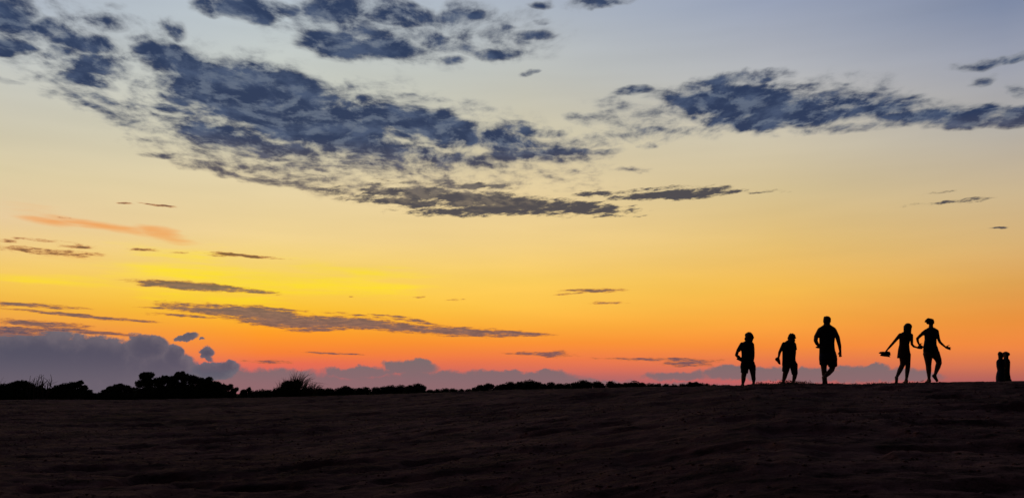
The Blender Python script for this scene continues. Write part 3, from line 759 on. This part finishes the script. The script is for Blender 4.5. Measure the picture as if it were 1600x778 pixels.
def head(cl, c, h, yaw, tilt=0.0, nod=0.0):
    """Skull, jaw, nose, ears, lips and brow; c centre of head, h its height, yaw 0 faces away (+Y)."""
    M = Matrix.Rotation(-yaw, 4, 'Z') @ Matrix.Rotation(-nod, 4, 'X') @ Matrix.Rotation(tilt, 4, 'Y')
    R3 = np.array(M.to_3x3()); s_ = h / 0.235; c = np.array(c, float)
    P = lambda x, y, z: c + R3 @ (np.array([x, y, z]) * s_)
    B = lambda p, r: cl.ball(P(*p), np.array(r) * s_, 14, 9, M)
    B((0, -0.012, 0.028), (0.074, 0.092, 0.088)); B((0, 0.022, -0.035), (0.058, 0.066, 0.075)); B((0, 0.055, -0.082), (0.034, 0.034, 0.030))
    B((0, 0.040, 0.055), (0.062, 0.050, 0.050)); B((0, 0.078, 0.030), (0.052, 0.018, 0.012))
    cl.limb([(P(0, 0.084, 0.018), 0.009 * s_), (P(0, 0.106, -0.014), 0.013 * s_)], 8)
    for e in (-1, 1):
        B((0.016 * e, 0.092, -0.017), (0.010, 0.012, 0.008)); B((0.078 * e, -0.005, 0.0), (0.010, 0.022, 0.034))
        B((0.038 * e, 0.062, -0.010), (0.024, 0.025, 0.020)); B((0.030 * e, 0.074, 0.014), (0.013, 0.010, 0.009))
    B((0, 0.086, -0.046), (0.024, 0.011, 0.006)); B((0, 0.085, -0.057), (0.021, 0.011, 0.007))
    return P, M, s_

def person(label, D, fx, fy, group='people walking along the dune crest'):
    z0 = at(fx, fy, D); gz = float(ground_z(z0.x, z0.y))
    root = empty('person', (z0.x, z0.y, gz)); tag(root, label, 'person', group)
    dz = gz - z0.z
    def p(px, py, dy=0.0):
        w = at(px, py, D + dy); return np.array([w.x, w.y, w.z + dz])
    return root, p, np.array(root.location), D / F

def trunk_rows(p, rows, k):
    """rows: (py, left px, right px, half depth m, dy)"""
    return [(p((a + b_) / 2, y, dy), (b_ - a) / 2 * k, dep) for (y, a, b_, dep, dy) in rows]

# ---- first child: curly hair, arm bent round a bundle at the hip
root, p, O, k = person('child furthest left, curly hair, left elbow bent out with the hand at the hip', 24.2, 1169, 602)
c = Clay(1.18)
head(c, p(1170.8, 527.8), 12.8 * k, 1.0, 0.05, 0.35)
c.limb([(p(1170, 530), .060), (p(1168.5, 540), .052)])
c.loft(trunk_rows(p, [(536, 1162, 1174, .05, 0), (540, 1157.5, 1176.5, .085, 0), (548, 1159, 1176.5, .095, 0), (557, 1160, 1176, .092, 0), (564, 1159, 1177, .088, 0), (572, 1158.5, 1179, .10, 0), (577, 1160, 1179, .09, 0)], k))
c.limb([(p(1158.8, 539.5), .048), (p(1152.4, 550, -.02), .036), (p(1150.6, 555.5, -.04), .034), (p(1155.2, 561.0, .05), .025)])
hand(c, p(1155.2, 561.0, .05), p(1160, 563, .09) - p(1155.2, 561, .05), (0, 0, 1), .8, .7)
c.limb([(p(1175.2, 540), .045), (p(1177.0, 551, .02), .034), (p(1177.2, 558, .05), .028), (p(1176.2, 566, .14), .023)])
hand(c, p(1176.2, 566, .14), (0, .3, -1), (-1, .2, 0), .8, .5)
c.limb([(p(1163.8, 573), .085), (p(1162.6, 585), .060), (p(1162, 588, .01), .055), (p(1161.6, 594, -.02), .050), (p(1160.6, 600.5), .030)])
foot(c, p(1160.6, 601.0), (-.15, 1, 0), .85)
c.limb([(p(1175.2, 573), .085), (p(1176.6, 584.5, .03), .060), (p(1176.9, 587.5, .03), .053), (p(1177.6, 593, .03), .048), (p(1177.6, 598, .06), .030)])
foot(c, p(1177.6, 597.6, .06), (.15, 1, 0), .85)
c.build('body', skin_mat, root, origin=O)
h = Clay(); g = np.random.default_rng(3)
hc = p(1170.6, 525.8)
h.ball(hc + np.array([0, -.02, .0]), (.108, .11, .092))
for i in range(46):
    v = g.normal(size=3); v /= np.linalg.norm(v)
    if v[2] < -.55 or (v[0] * math.sin(1.0) + v[1] * math.cos(1.0) > .5 and v[2] < .45): continue
    h.ball(hc + v * np.array([.095, .10, .088]), g.uniform(.022, .034), 8, 6)
h.ball(p(1176.4, 528.0), (.032, .05, .04)); h.ball(p(1166.6, 531), (.045, .05, .05)); h.ball(p(1170, 531.5, -.03), (.085, .06, .07)); h.ball(p(1170.8, 533.0, 0), (.090, .06, .05)); h.ball(p(1168.2, 530.4), (.090, .07, .075)); h.ball(p(1173.6, 530.6), (.06, .06, .065))
h.build('hair', hair_mat, root, voxel=.009, smooth=1, origin=O)
s = Clay()
s.loft(trunk_rows(p, [(532.4, 1166, 1175.4, .055, 0), (535, 1161.5, 1176, .07, 0), (537.5, 1158.5, 1176.8, .09, 0), (543, 1157, 1177.6, .108, 0), (552, 1158.6, 1177.2, .112, 0), (560, 1158.8, 1177, .110, 0), (568, 1158, 1178.4, .118, 0)], k))
s.cone(p(1159.6, 538.6), p(1153.4, 549.0, -.02), .062, .056); s.ball(p(1159.6, 538.8), .062)
s.cone(p(1175.0, 539), p(1176.5, 548.4, .02), .060, .048); s.ball(p(1175.0, 539), .058)
s.build('shirt', navy, root, smooth=4, origin=O)
s = Clay()
s.loft(trunk_rows(p, [(566, 1158, 1178.8, .118, 0), (573, 1156.8, 1180.2, .128, 0), (577.2, 1157.2, 1180.2, .12, 0)], k))
s.cone(p(1164.2, 572), p(1163.0, 583.6), .110, .098); s.cone(p(1174.6, 572), p(1176.4, 579.8, .03), .105, .084)
s.build('shorts', black, root, smooth=4, origin=O)
def bundle_of_shoes(name, label, items, mat=rubber, cat='shoes'):
    """items: (heel xyz, toe xyz, up xyz, half width)"""
    c0 = np.array(items[0][0]); root = empty(name, c0); tag(root, label, cat, 'footwear carried by the walkers')
    for heel, toe, up, hw in items:
        heel = np.array(heel); toe = np.array(toe); f = toe - heel; L = np.linalg.norm(f); f /= L
        up = np.array(up, float); up -= f * (up @ f); up /= np.linalg.norm(up); sd = np.cross(f, up)
        sole = []; 
        for u, w_ in ((0, .72), (.12, .9), (.35, .78), (.62, .98), (.82, .98), (.94, .72), (1.0, .35)):
            sole.append((u, w_ * hw))
        Vs = []; 
        for z_ in (0, .018):
            for u, w_ in sole: Vs.append(heel + f * u * L + sd * w_ + up * z_)
            for u, w_ in reversed(sole): Vs.append(heel + f * u * L - sd * w_ + up * z_)
        n = len(sole) * 2
        Fs = [tuple(range(n))[::-1], tuple(range(n, 2 * n))] + [(j, (j + 1) % n, n + (j + 1) % n, n + j) for j in range(n)]
        mesh_obj('sole', [v - c0 for v in Vs], Fs, mat, root)
        cl = Clay(); P = lambda u, z_: heel + f * u * L + up * z_
        cl.limb([(P(.12, .035), hw * .72), (P(.40, .035), hw * .70), (P(.70, .028), hw * .72), (P(.88, .024), hw * .55)], 12)
        cl.limb([(P(.13, .055), hw * .60), (P(.32, .060), hw * .56)], 12)
        cl.build('upper', mat, root, voxel=.009, smooth=2, ratio=.5, origin=c0)
    return root
bundle_of_shoes('shoes', 'dark shoes clasped against the hip of the curly-haired child furthest left',
    [(p(1151.0, 562.0, -.06), p(1160.5, 566.5, -.12), (0.3, -.3, 1), .040), (p(1150.5, 558.6, -.11), p(1159.5, 563.5, -.15), (.3, -.3, 1), .038)])

# ---- second child: head bowed, cap-like hair, carrying shoes low at the side
root, p, O, k = person('stooping child second from left, head bowed to the right, long shirt and knee-length shorts', 24.2, 1231, 598)
c = Clay(1.18)
head(c, p(1237.4, 526.0), 12.6 * k, 1.1, 0.1, 0.55)
c.limb([(p(1235.5, 529.5), .060), (p(1232, 539), .054)])
c.loft(trunk_rows(p, [(533.5, 1228, 1239, .05, .02), (537, 1223.5, 1241.5, .085, 0), (546, 1223, 1241, .095, 0), (557, 1224, 1241.5, .09, 0), (566, 1223.5, 1243, .10, 0), (572, 1225, 1244, .09, 0)], k))
c.limb([(p(1224.4, 537), .047), (p(1219.4, 546.5, -.02), .035), (p(1218.0, 549.5, -.02), .033), (p(1216.6, 556.8, -.04), .024)])
hand(c, p(1216.6, 556.8, -.04), (-.02, 0, -1), (0, 1, 0), .8, .9)
c.limb([(p(1240.6, 537, .03), .045), (p(1241.6, 545, .08), .034), (p(1242, 549, .14), .029), (p(1241.5, 557, .20), .023)])
hand(c, p(1241.5, 557, .20), (0, .4, -1), (-1, 0, 0), .8, .5)
c.limb([(p(1229.4, 569), .085), (p(1227.6, 580), .062), (p(1226.6, 584, .02), .056), (p(1225.8, 588, .0), .050), (p(1223.6, 595.6, -.02), .029)])
foot(c, p(1223.6, 596.0, -.02), (-.2, 1, 0), .85)
c.limb([(p(1240.6, 569), .085), (p(1242, 580, .05), .060), (p(1242, 584, .05), .054), (p(1241.2, 588.5, .03), .048), (p(1239.6, 594.5, .04), .029)])
foot(c, p(1239.6, 594.6, .04), (.15, 1, 0), .85)
c.build('body', skin_mat, root, origin=O)
h = Clay(); hc = p(1236.8, 524.2)
h.ball(hc + np.array([0, -.015, 0]), (.094, .10, .080)); h.ball(p(1233.6, 527.5), (.055, .07, .065)); h.ball(p(1236.6, 529.6, .02), (.095, .07, .065)); h.ball(p(1239.6, 530.6, .03), (.05, .06, .05)); h.ball(p(1241.6, 526.6), (.040, .06, .028)); h.ball(p(1239.5, 524), (.06, .07, .05))
for i in range(26):
    v = g.normal(size=3); v /= np.linalg.norm(v)
    if v[2] < -.2: continue
    h.ball(hc + v * np.array([.088, .09, .076]), g.uniform(.014, .022), 8, 6)
h.build('hair', hair_mat, root, voxel=.008, smooth=2, origin=O)
s = Clay()
s.loft(trunk_rows(p, [(529.8, 1231, 1241, .055, .02), (532, 1227.5, 1241.6, .07, .02), (534.4, 1224.5, 1242, .09, .02), (541, 1222.2, 1243, .108, 0), (552, 1222.4, 1242.2, .112, 0), (561, 1222.4, 1242.8, .115, 0), (569, 1222, 1244.4, .12, 0)], k))
s.cone(p(1225.0, 536.2), p(1220.6, 546.0, -.02), .060, .056); s.ball(p(1225.0, 536.4), .058)
s.cone(p(1240.4, 536.2, .03), p(1241.9, 545.4, .08), .062, .060); s.ball(p(1240.4, 536.4, .03), .056)
s.build('shirt', black, root, smooth=4, origin=O)
s = Clay()
s.loft(trunk_rows(p, [(563, 1222.6, 1243.6, .118, 0), (569.5, 1222, 1245.6, .125, 0)], k))
s.cone(p(1229.2, 567.5), p(1226.9, 580.0), .115, .090); s.cone(p(1239.6, 567.5), p(1241.8, 583.6, .05), .110, .080)
s.build('shorts', slate, root, smooth=4, origin=O)
bundle_of_shoes('shoes', 'pair of dark shoes hanging from the hand of the stooping child second from left',
    [(p(1214.6, 557.0, -.06), p(1219.8, 567.6, -.10), (-1, .3, .2), .042), (p(1217.2, 556.2, .02), p(1219.4, 567.8, -.01), (-1, .1, .2), .040)])

# ---- tall adult in the middle
root, p, O, k = person('tallest walker, broad adult in t-shirt and knee-length shorts, right leg crossing behind', 24.2, 1291, 600)
c = Clay(1.18)
head(c, p(1292.2, 501.6), 15.8 * k, 0.25, 0.0, 0.18)
c.limb([(p(1292.2, 504), .070), (p(1291.6, 513), .082)])
c.loft(trunk_rows(p, [(507.6, 1286.5, 1298, .06, 0), (510, 1283, 1301, .08, 0), (512.5, 1278.5, 1305.5, .10, 0), (520, 1278, 1306, .125, 0), (530, 1281, 1304, .125, 0), (540, 1282, 1303.4, .118, 0), (550, 1281.6, 1305, .13, 0), (559, 1282, 1306.4, .135, 0), (565, 1284, 1305.5, .11, 0)], k))
c.limb([(p(1280.6, 516.4), .056), (p(1275.4, 526, -.03), .052), (p(1274.4, 532, -.05), .046), (p(1276.4, 536.5, -.01), .042), (p(1280.4, 541.4, .06), .031)])
hand(c, p(1280.4, 541.4, .06), p(1286, 545, .12) - p(1280.4, 541.4, .06), (0, 0, 1), 1.0, .8)
c.limb([(p(1303.6, 516.4), .056), (p(1308.6, 527, 0), .052), (p(1310.6, 535, .0), .044), (p(1311.8, 540, .03), .040), (p(1312.9, 549, .06), .027)])
hand(c, p(1312.9, 549, .06), (-.06, .1, -1), (-.6, .8, 0), 1.0, .28)
c.limb([(p(1287.0, 560), .100), (p(1287.2, 573, .04), .068), (p(1287.4, 578, .04), .060), (p(1288.2, 585, .0), .058), (p(1290.0, 594.6, .0), .034)])
foot(c, p(1290.0, 595.4, .0), (.05, 1, 0), 1.05)
c.limb([(p(1300.0, 560), .100), (p(1300.6, 573, .10), .068), (p(1299.6, 577.5, .10), .060), (p(1294.6, 583, -.10), .056), (p(1287.0, 590.0, -.32), .034)])
foot(c, p(1287.0, 590.4, -.32), (-.05, 1, 0), 1.05, 1.05)
c.build('body', skin_mat, root, origin=O)
h = Clay(); hc = p(1292.0, 498.8)
h.ball(hc + np.array([0, -.02, 0]), (.102, .104, .086)); h.ball(p(1291.8, 502.5, -.03), (.098, .080, .085)); h.ball(p(1292.0, 505.5, -.03), (.080, .070, .05))
h.loft([(p(1291.6, 498.2), .085, .085), (p(1291.6, 495.4), .074, .08), (p(1290.4, 494.4), .050, .06)])
for i in range(30):
    v = g.normal(size=3); v /= np.linalg.norm(v)
    if v[2] < -.1: continue
    h.ball(hc + v * np.array([.088, .094, .078]), g.uniform(.010, .017), 8, 6)
h.build('hair', hair_mat, root, voxel=.008, smooth=2, origin=O)
s = Clay()
s.loft(trunk_rows(p, [(508.0, 1286.5, 1298, .07, 0), (510.4, 1282.4, 1302, .10, 0), (512.6, 1279.4, 1304.6, .12, 0), (516, 1277.6, 1306.8, .135, 0), (526, 1280.2, 1304.6, .142, 0), (536, 1280.6, 1303.4, .138, 0), (546, 1280.6, 1304, .142, 0), (553, 1280.4, 1305.6, .148, 0)], k))
s.ball(p(1281.6, 516), .068); s.cone(p(1281.6, 516), p(1276.2, 526, -.03), .068, .070)
s.ball(p(1302.8, 516), .068); s.cone(p(1302.8, 516), p(1307.8, 526.0, 0), .068, .068)
s.build('shirt', black, root, smooth=4, origin=O)
s = Clay()
s.loft(trunk_rows(p, [(549, 1280.8, 1305.2, .145, 0), (556, 1280.2, 1307.2, .155, 0), (562, 1280.2, 1308, .155, 0)], k))
s.cone(p(1287.2, 559.5), p(1287.4, 569.8, .04), .128, .118); s.cone(p(1300.2, 559.5), p(1301.0, 571.6, .09), .132, .124)
s.build('shorts', navy, root, smooth=4, origin=O)
bundle_of_shoes('flat_sandals', 'flat sandal poking out beside the hip of the tallest walker',
    [(p(1284.0, 545.0, -.16), p(1274.6, 543.4, -.20), (0.1, -.2, 1), .038)], cat='sandals')

# ---- long-haired girl in a short dress holding shoes out to the left
root, p, O, k = person('long-haired girl in a short loose dress, arms spread, left arm stretched out low', 24.0, 1408, 598)
c = Clay(1.18)
head(c, p(1418.2, 511.6), 13.2 * k, 0.45, -0.04, 0.1)
c.limb([(p(1417.4, 516), .046), (p(1416, 523), .055)])
c.loft(trunk_rows(p, [(518.6, 1411, 1421, .05, 0), (522, 1405.6, 1424.4, .08, 0), (530, 1406.6, 1422, .092, 0), (538, 1407, 1419.6, .085, 0), (546, 1405.4, 1420, .10, 0), (553, 1405, 1421, .11, 0), (557, 1406.5, 1420, .10, 0)], k))
c.limb([(p(1406.2, 523.6), .040), (p(1399.4, 531.6, 0), .033), (p(1395.6, 536, 0), .029), (p(1391.0, 541.2, -.02), .026), (p(1386.8, 546.0, -.03), .019)])
hand(c, p(1386.8, 546.0, -.03), (-.55, 0, -.7), (0, 1, 0.1), .92, 1.0)
c.limb([(p(1424.0, 523.8), .040), (p(1424.6, 533, .0), .033), (p(1424.8, 538.0, .0), .029), (p(1427.8, 541.4, .02), .026), (p(1433.4, 543.2, .05), .019)])
hand(c, p(1433.4, 543.2, .05), (1, .1, -.05), (0, .15, 1), .92, .25)
c.limb([(p(1410.6, 554), .088), (p(1410.8, 565, .05), .066), (p(1410.2, 570, .06), .056), (p(1406.4, 578, -.04), .052), (p(1400.6, 590.4, -.22), .028)])
foot(c, p(1400.6, 590.4, -.22), (.10, 1, 0), .92, .85)
c.limb([(p(1417.0, 554), .086), (p(1418.2, 566, .08), .062), (p(1418.6, 572, .10), .054), (p(1417.8, 579, .07), .051), (p(1416.2, 593.6, .08), .027)])
foot(c, p(1416.2, 593.8, .08), (.05, 1, 0), .92)
c.build('body', skin_mat, root, origin=O)
h = Clay(); hc = p(1418.4, 510.4)
h.ball(hc + np.array([0, -.02, 0]), (.102, .10, .095))
h.loft([(p(1418.2, 509, -.02), .103, .09), (p(1418.0, 515, -.05), .103, .075), (p(1417.6, 521, -.08), .098, .050), (p(1417.4, 527, -.10), .080, .032), (p(1417.2, 530, -.10), .050, .018)])
for i in range(14):
    x_ = 1412.4 + i * .85
    h.limb([(p(x_, 513, -.07), .014), (p(x_ - .1, 520, -.11), .012), (p(x_ + g.normal() * .5, 528 + g.normal() * 1.5, -.13), .006)], 6)
h.build('hair', hair_mat, root, voxel=.008, smooth=2, origin=O)
s = Clay()
s.loft(trunk_rows(p, [(519, 1410.5, 1421.5, .06, 0), (522, 1406.2, 1424, .09, 0), (530, 1405.6, 1422.4, .105, 0), (538, 1405.6, 1420.2, .10, 0), (546, 1403.8, 1420.8, .115, 0), (553, 1403, 1421.8, .125, 0), (559.6, 1402.2, 1421.8, .13, 0)], k))
s.cone(p(1407.4, 522.8), p(1402.4, 528.6), .048, .044); s.ball(p(1407.2, 523.2), .048)
s.cone(p(1423, 522.8), p(1424.4, 530.0), .048, .044); s.ball(p(1423, 523.4), .048)
s.build('dress', maroon, root, smooth=3, origin=O)
bundle_of_shoes('shoes', 'pair of flat shoes held out at arm\'s length by the long-haired girl',
    [(p(1391.0, 554.4, -.02), p(1373.4, 552.2, -.06), (0, -.35, 1), .050), (p(1389.8, 557.6, .06), p(1375.4, 555.8, .02), (0, -.3, 1), .050)])

# ---- woman with hair tied up, right leg lifted across
root, p, O, k = person('bare-legged woman with hair tied up at the back, right arm swung out to the right', 24.0, 1460, 598)
c = Clay(1.18)
head(c, p(1454.6, 505.2), 13.6 * k, 0.7, 0.12, -0.05)
c.limb([(p(1454.8, 509.6), .046), (p(1454.6, 517), .056)])
c.loft(trunk_rows(p, [(512.8, 1450, 1460, .05, 0), (516.4, 1446, 1464.6, .085, 0), (524, 1446, 1464.4, .10, 0), (532, 1446.4, 1462.4, .095, 0), (539, 1445, 1462.2, .095, 0), (546, 1443.8, 1464, .11, 0), (552, 1444, 1466, .12, 0), (557, 1446, 1464, .11, 0)], k))
c.limb([(p(1446.6, 518.4), .044), (p(1438.2, 525.2, -.03), .035), (p(1433.4, 530, -.05), .030), (p(1434.2, 534.6, .0), .027), (p(1436.0, 539.0, .06), .020)])
hand(c, p(1436.0, 539.0, .06), (.6, .25, -.45), (0, .2, 1), .95, .3)
c.limb([(p(1463.8, 518.4), .044), (p(1466.4, 530, 0), .035), (p(1468.6, 535.4, 0), .031), (p(1472.6, 539.2, .03), .027), (p(1477.6, 543.4, .05), .020)])
hand(c, p(1477.6, 543.4, .05), (1, .1, -.32), (0.1, .1, 1), .95, .12, .22)
c.limb([(p(1450.0, 554), .106), (p(1450.6, 566, .03), .074), (p(1450.9, 572, .04), .061), (p(1451.2, 579, .01), .057), (p(1451.8, 592.6, .0), .031)])
foot(c, p(1451.8, 593.8, .0), (.03, 1, 0), .98)
c.limb([(p(1460.6, 553), .108), (p(1465.6, 562, .08), .076), (p(1467.2, 567.6, .10), .062), (p(1465.2, 574.6, .0), .057), (p(1461.2, 586.2, -.20), .031)])
foot(c, p(1460.6, 587.6, -.20), (.95, .55, 0), 1.0, .62)
c.build('body', skin_mat, root, origin=O)
h = Clay()
h.ball(p(1454.0, 503.6, -.02), (.096, .10, .090)); h.limb([(p(1451.0, 501.5, -.04), .065), (p(1447.8, 502.6, -.07), .042), (p(1446.0, 503.6, -.08), .024)]); h.ball(p(1450.4, 505, -.04), (.05, .06, .05))
for i in range(22):
    v = g.normal(size=3); v /= np.linalg.norm(v)
    if v[2] < 0: continue
    h.ball(p(1454.0, 503.6, -.02) + v * np.array([.090, .094, .084]), g.uniform(.010, .016), 8, 6)
h.build('hair', hair_mat, root, voxel=.008, smooth=2, origin=O)
s = Clay()
s.loft(trunk_rows(p, [(513.4, 1449, 1461, .06, 0), (516.0, 1446.4, 1464.4, .095, 0), (523, 1444.6, 1465, .112, 0), (531, 1445.2, 1463, .108, 0), (539, 1443.8, 1463, .108, 0), (545, 1443, 1464.4, .12, 0)], k))
s.cone(p(1448.0, 517.6), p(1441.4, 522.8, -.02), .054, .056); s.ball(p(1448.0, 518), .054)
s.cone(p(1462.8, 517.8), p(1465.0, 528.4), .056, .060); s.ball(p(1462.8, 518), .056)
s.build('shirt', navy, root, smooth=4, origin=O)
s = Clay()
s.loft(trunk_rows(p, [(542, 1443.4, 1464.2, .118, 0), (549, 1443, 1466.2, .13, 0), (555, 1444, 1466.4, .125, 0)], k))
s.cone(p(1450.0, 553), p(1450.3, 559.6, .02), .122, .106); s.cone(p(1460.4, 552), p(1462.9, 558.4, .05), .124, .108)
s.build('shorts', black, root, smooth=4, origin=O)

# ---- far couple standing close together beyond the crest
CG = 'couple standing close together beyond the crest at the right edge'
root, p, O, k = person('shorter of the two people standing close together at the right edge, small narrow head', 31.5, 1562.5, 619, CG)
c = Clay(1.18)
head(c, p(1563.2, 550), 10.2 * k, 0.9, 0.1)
c.limb([(p(1562.8, 552), .062), (p(1562.8, 559), .055)])
c.loft(trunk_rows(p, [(556.4, 1560, 1566, .05, 0), (559, 1558, 1568.6, .085, 0), (566, 1558.2, 1568, .10, 0), (573, 1558.8, 1567.2, .095, 0), (580, 1557.8, 1568.2, .11, 0), (586, 1558.2, 1568.4, .12, 0)], k))
c.limb([(p(1560.2, 561.4), .036), (p(1559.6, 568, -.03), .034), (p(1559.8, 573, -.02), .028), (p(1562, 577, .14), .02)])
hand(c, p(1562, 577, .14), (1, .2, 0), (0, 0, 1), .9, .3)
c.limb([(p(1567.4, 560.4, .02), .042), (p(1570, 566, .12), .034), (p(1572, 571, .16), .028), (p(1571.6, 567, .18), .02)])
hand(c, p(1571.6, 567, .18), (.05, 0, 1), (-1, 0, 0), .9, .3)
c.limb([(p(1560.8, 586), .09), (p(1561.2, 600), .058), (p(1561.4, 603), .052), (p(1561.4, 615), .03)]); foot(c, p(1561.4, 615.4), (.1, 1, 0), .95)
c.limb([(p(1565.2, 586), .09), (p(1565.2, 600, .05), .058), (p(1565.2, 603, .05), .052), (p(1565, 615, .05), .03)]); foot(c, p(1565, 615.4, .05), (.3, 1, 0), .95)
c.build('body', skin_mat, root, voxel=.009, origin=O)
h = Clay(); h.ball(p(1562.5, 548.8, -.02), (.082, .09, .092)); h.ball(p(1562.0, 546.2, -.02), (.055, .05, .04)); h.loft([(p(1562.9, 549, -.03), .080, .07), (p(1563.2, 553, -.05), .085, .06), (p(1563.2, 556, -.09), .065, .04)])
h.build('hair', hair_mat, root, voxel=.009, smooth=2, origin=O)
s = Clay(); s.loft(trunk_rows(p, [(555.6, 1560.4, 1566, .06, 0), (557.6, 1558.2, 1568, .10, 0), (560, 1557, 1568.6, .11, 0), (563, 1556.8, 1568.8, .11, 0), (568, 1557.2, 1568.6, .112, 0), (574, 1558.6, 1567.6, .108, 0), (579, 1557.2, 1568.4, .12, 0), (585, 1556.4, 1569, .14, 0), (592, 1556.8, 1569.4, .14, 0), (599, 1559, 1568.6, .13, 0)], k))
s.cone(p(1560.4, 560.6), p(1560.0, 566, -.02), .045, .038); s.ball(p(1560, 560.6), .045)
s.build('dress', navy, root, voxel=.009, smooth=3, origin=O)

root, p, O, k = person('taller of the two people standing close together at the right edge, wide head of hair', 31.8, 1572, 619, CG)
c = Clay(1.18)
head(c, p(1571.2, 549.6), 11 * k, -0.9, -0.1, .2)
c.limb([(p(1571.4, 552), .070), (p(1571.4, 559), .06)])
c.loft(trunk_rows(p, [(556, 1568, 1575, .055, 0), (558.6, 1566, 1576, .10, 0), (566, 1566, 1575.6, .11, 0), (574, 1566.6, 1575, .105, 0), (582, 1566.2, 1575.6, .12, 0), (588, 1567, 1576, .12, 0)], k))
c.limb([(p(1573.4, 561.4), .042), (p(1574.4, 568, .0), .04), (p(1574.2, 574, -.02), .033), (p(1571, 577, -.10), .024)])
hand(c, p(1571, 577, -.10), (-1, 0, .1), (0, 0, 1), .95, .3)
c.limb([(p(1567.4, 560.4, -.02), .05), (p(1564.4, 565, -.14), .038), (p(1562.6, 570, -.19), .03), (p(1562.8, 567, -.19), .024)])
hand(c, p(1562.8, 567, -.19), (-.05, .1, 1), (1, 0, 0), .95, .3)
c.limb([(p(1569.6, 588), .095), (p(1570, 601), .065), (p(1570, 604), .056), (p(1570, 615), .033)]); foot(c, p(1570, 615.4), (-.2, 1, 0), 1.0)
c.limb([(p(1573.8, 588), .095), (p(1575.4, 601, .04), .065), (p(1576, 604, .04), .056), (p(1577, 615, .04), .033)]); foot(c, p(1577, 615.4, .04), (.2, 1, 0), 1.0)
c.build('body', skin_mat, root, voxel=.009, origin=O)
h = Clay(); hc = p(1572.4, 548.4); h.ball(hc, (.112, .10, .082)); h.ball(p(1571.4, 551.4), (.085, .08, .06)); h.ball(p(1575.0, 548.4), (.034, .05, .035)); h.ball(p(1568.8, 547.8), (.03, .05, .04))
for i in range(20):
    v = g.normal(size=3); v /= np.linalg.norm(v)
    if v[2] < -.1: continue
    h.ball(hc + v * np.array([.09, .094, .074]), g.uniform(.014, .022), 8, 6)
h.build('hair', hair_mat, root, voxel=.009, smooth=2, origin=O)
s = Clay(); s.loft(trunk_rows(p, [(555.2, 1567.6, 1575, .065, 0), (557.2, 1566, 1576.2, .11, 0), (560, 1565.8, 1577.2, .12, 0), (563, 1565.6, 1577.2, .125, 0), (568, 1565.6, 1577, .125, 0), (576, 1566, 1576.6, .12, 0), (585, 1565.8, 1577.2, .13, 0)], k))
s.cone(p(1573.4, 560.6), p(1574.2, 567), .052, .046); s.ball(p(1573.6, 560.6), .052)
s.build('shirt', slate, root, voxel=.009, smooth=3, origin=O)
s = Clay(); s.loft(trunk_rows(p, [(581, 1565.6, 1577, .135, 0), (590, 1566, 1578.4, .14, 0)], k))
s.cone(p(1569.6, 588), p(1569.8, 603), .115, .095); s.cone(p(1574.4, 588), p(1577.0, 603, .04), .115, .100)
s.build('trousers', black, root, voxel=.009, smooth=3, origin=O)
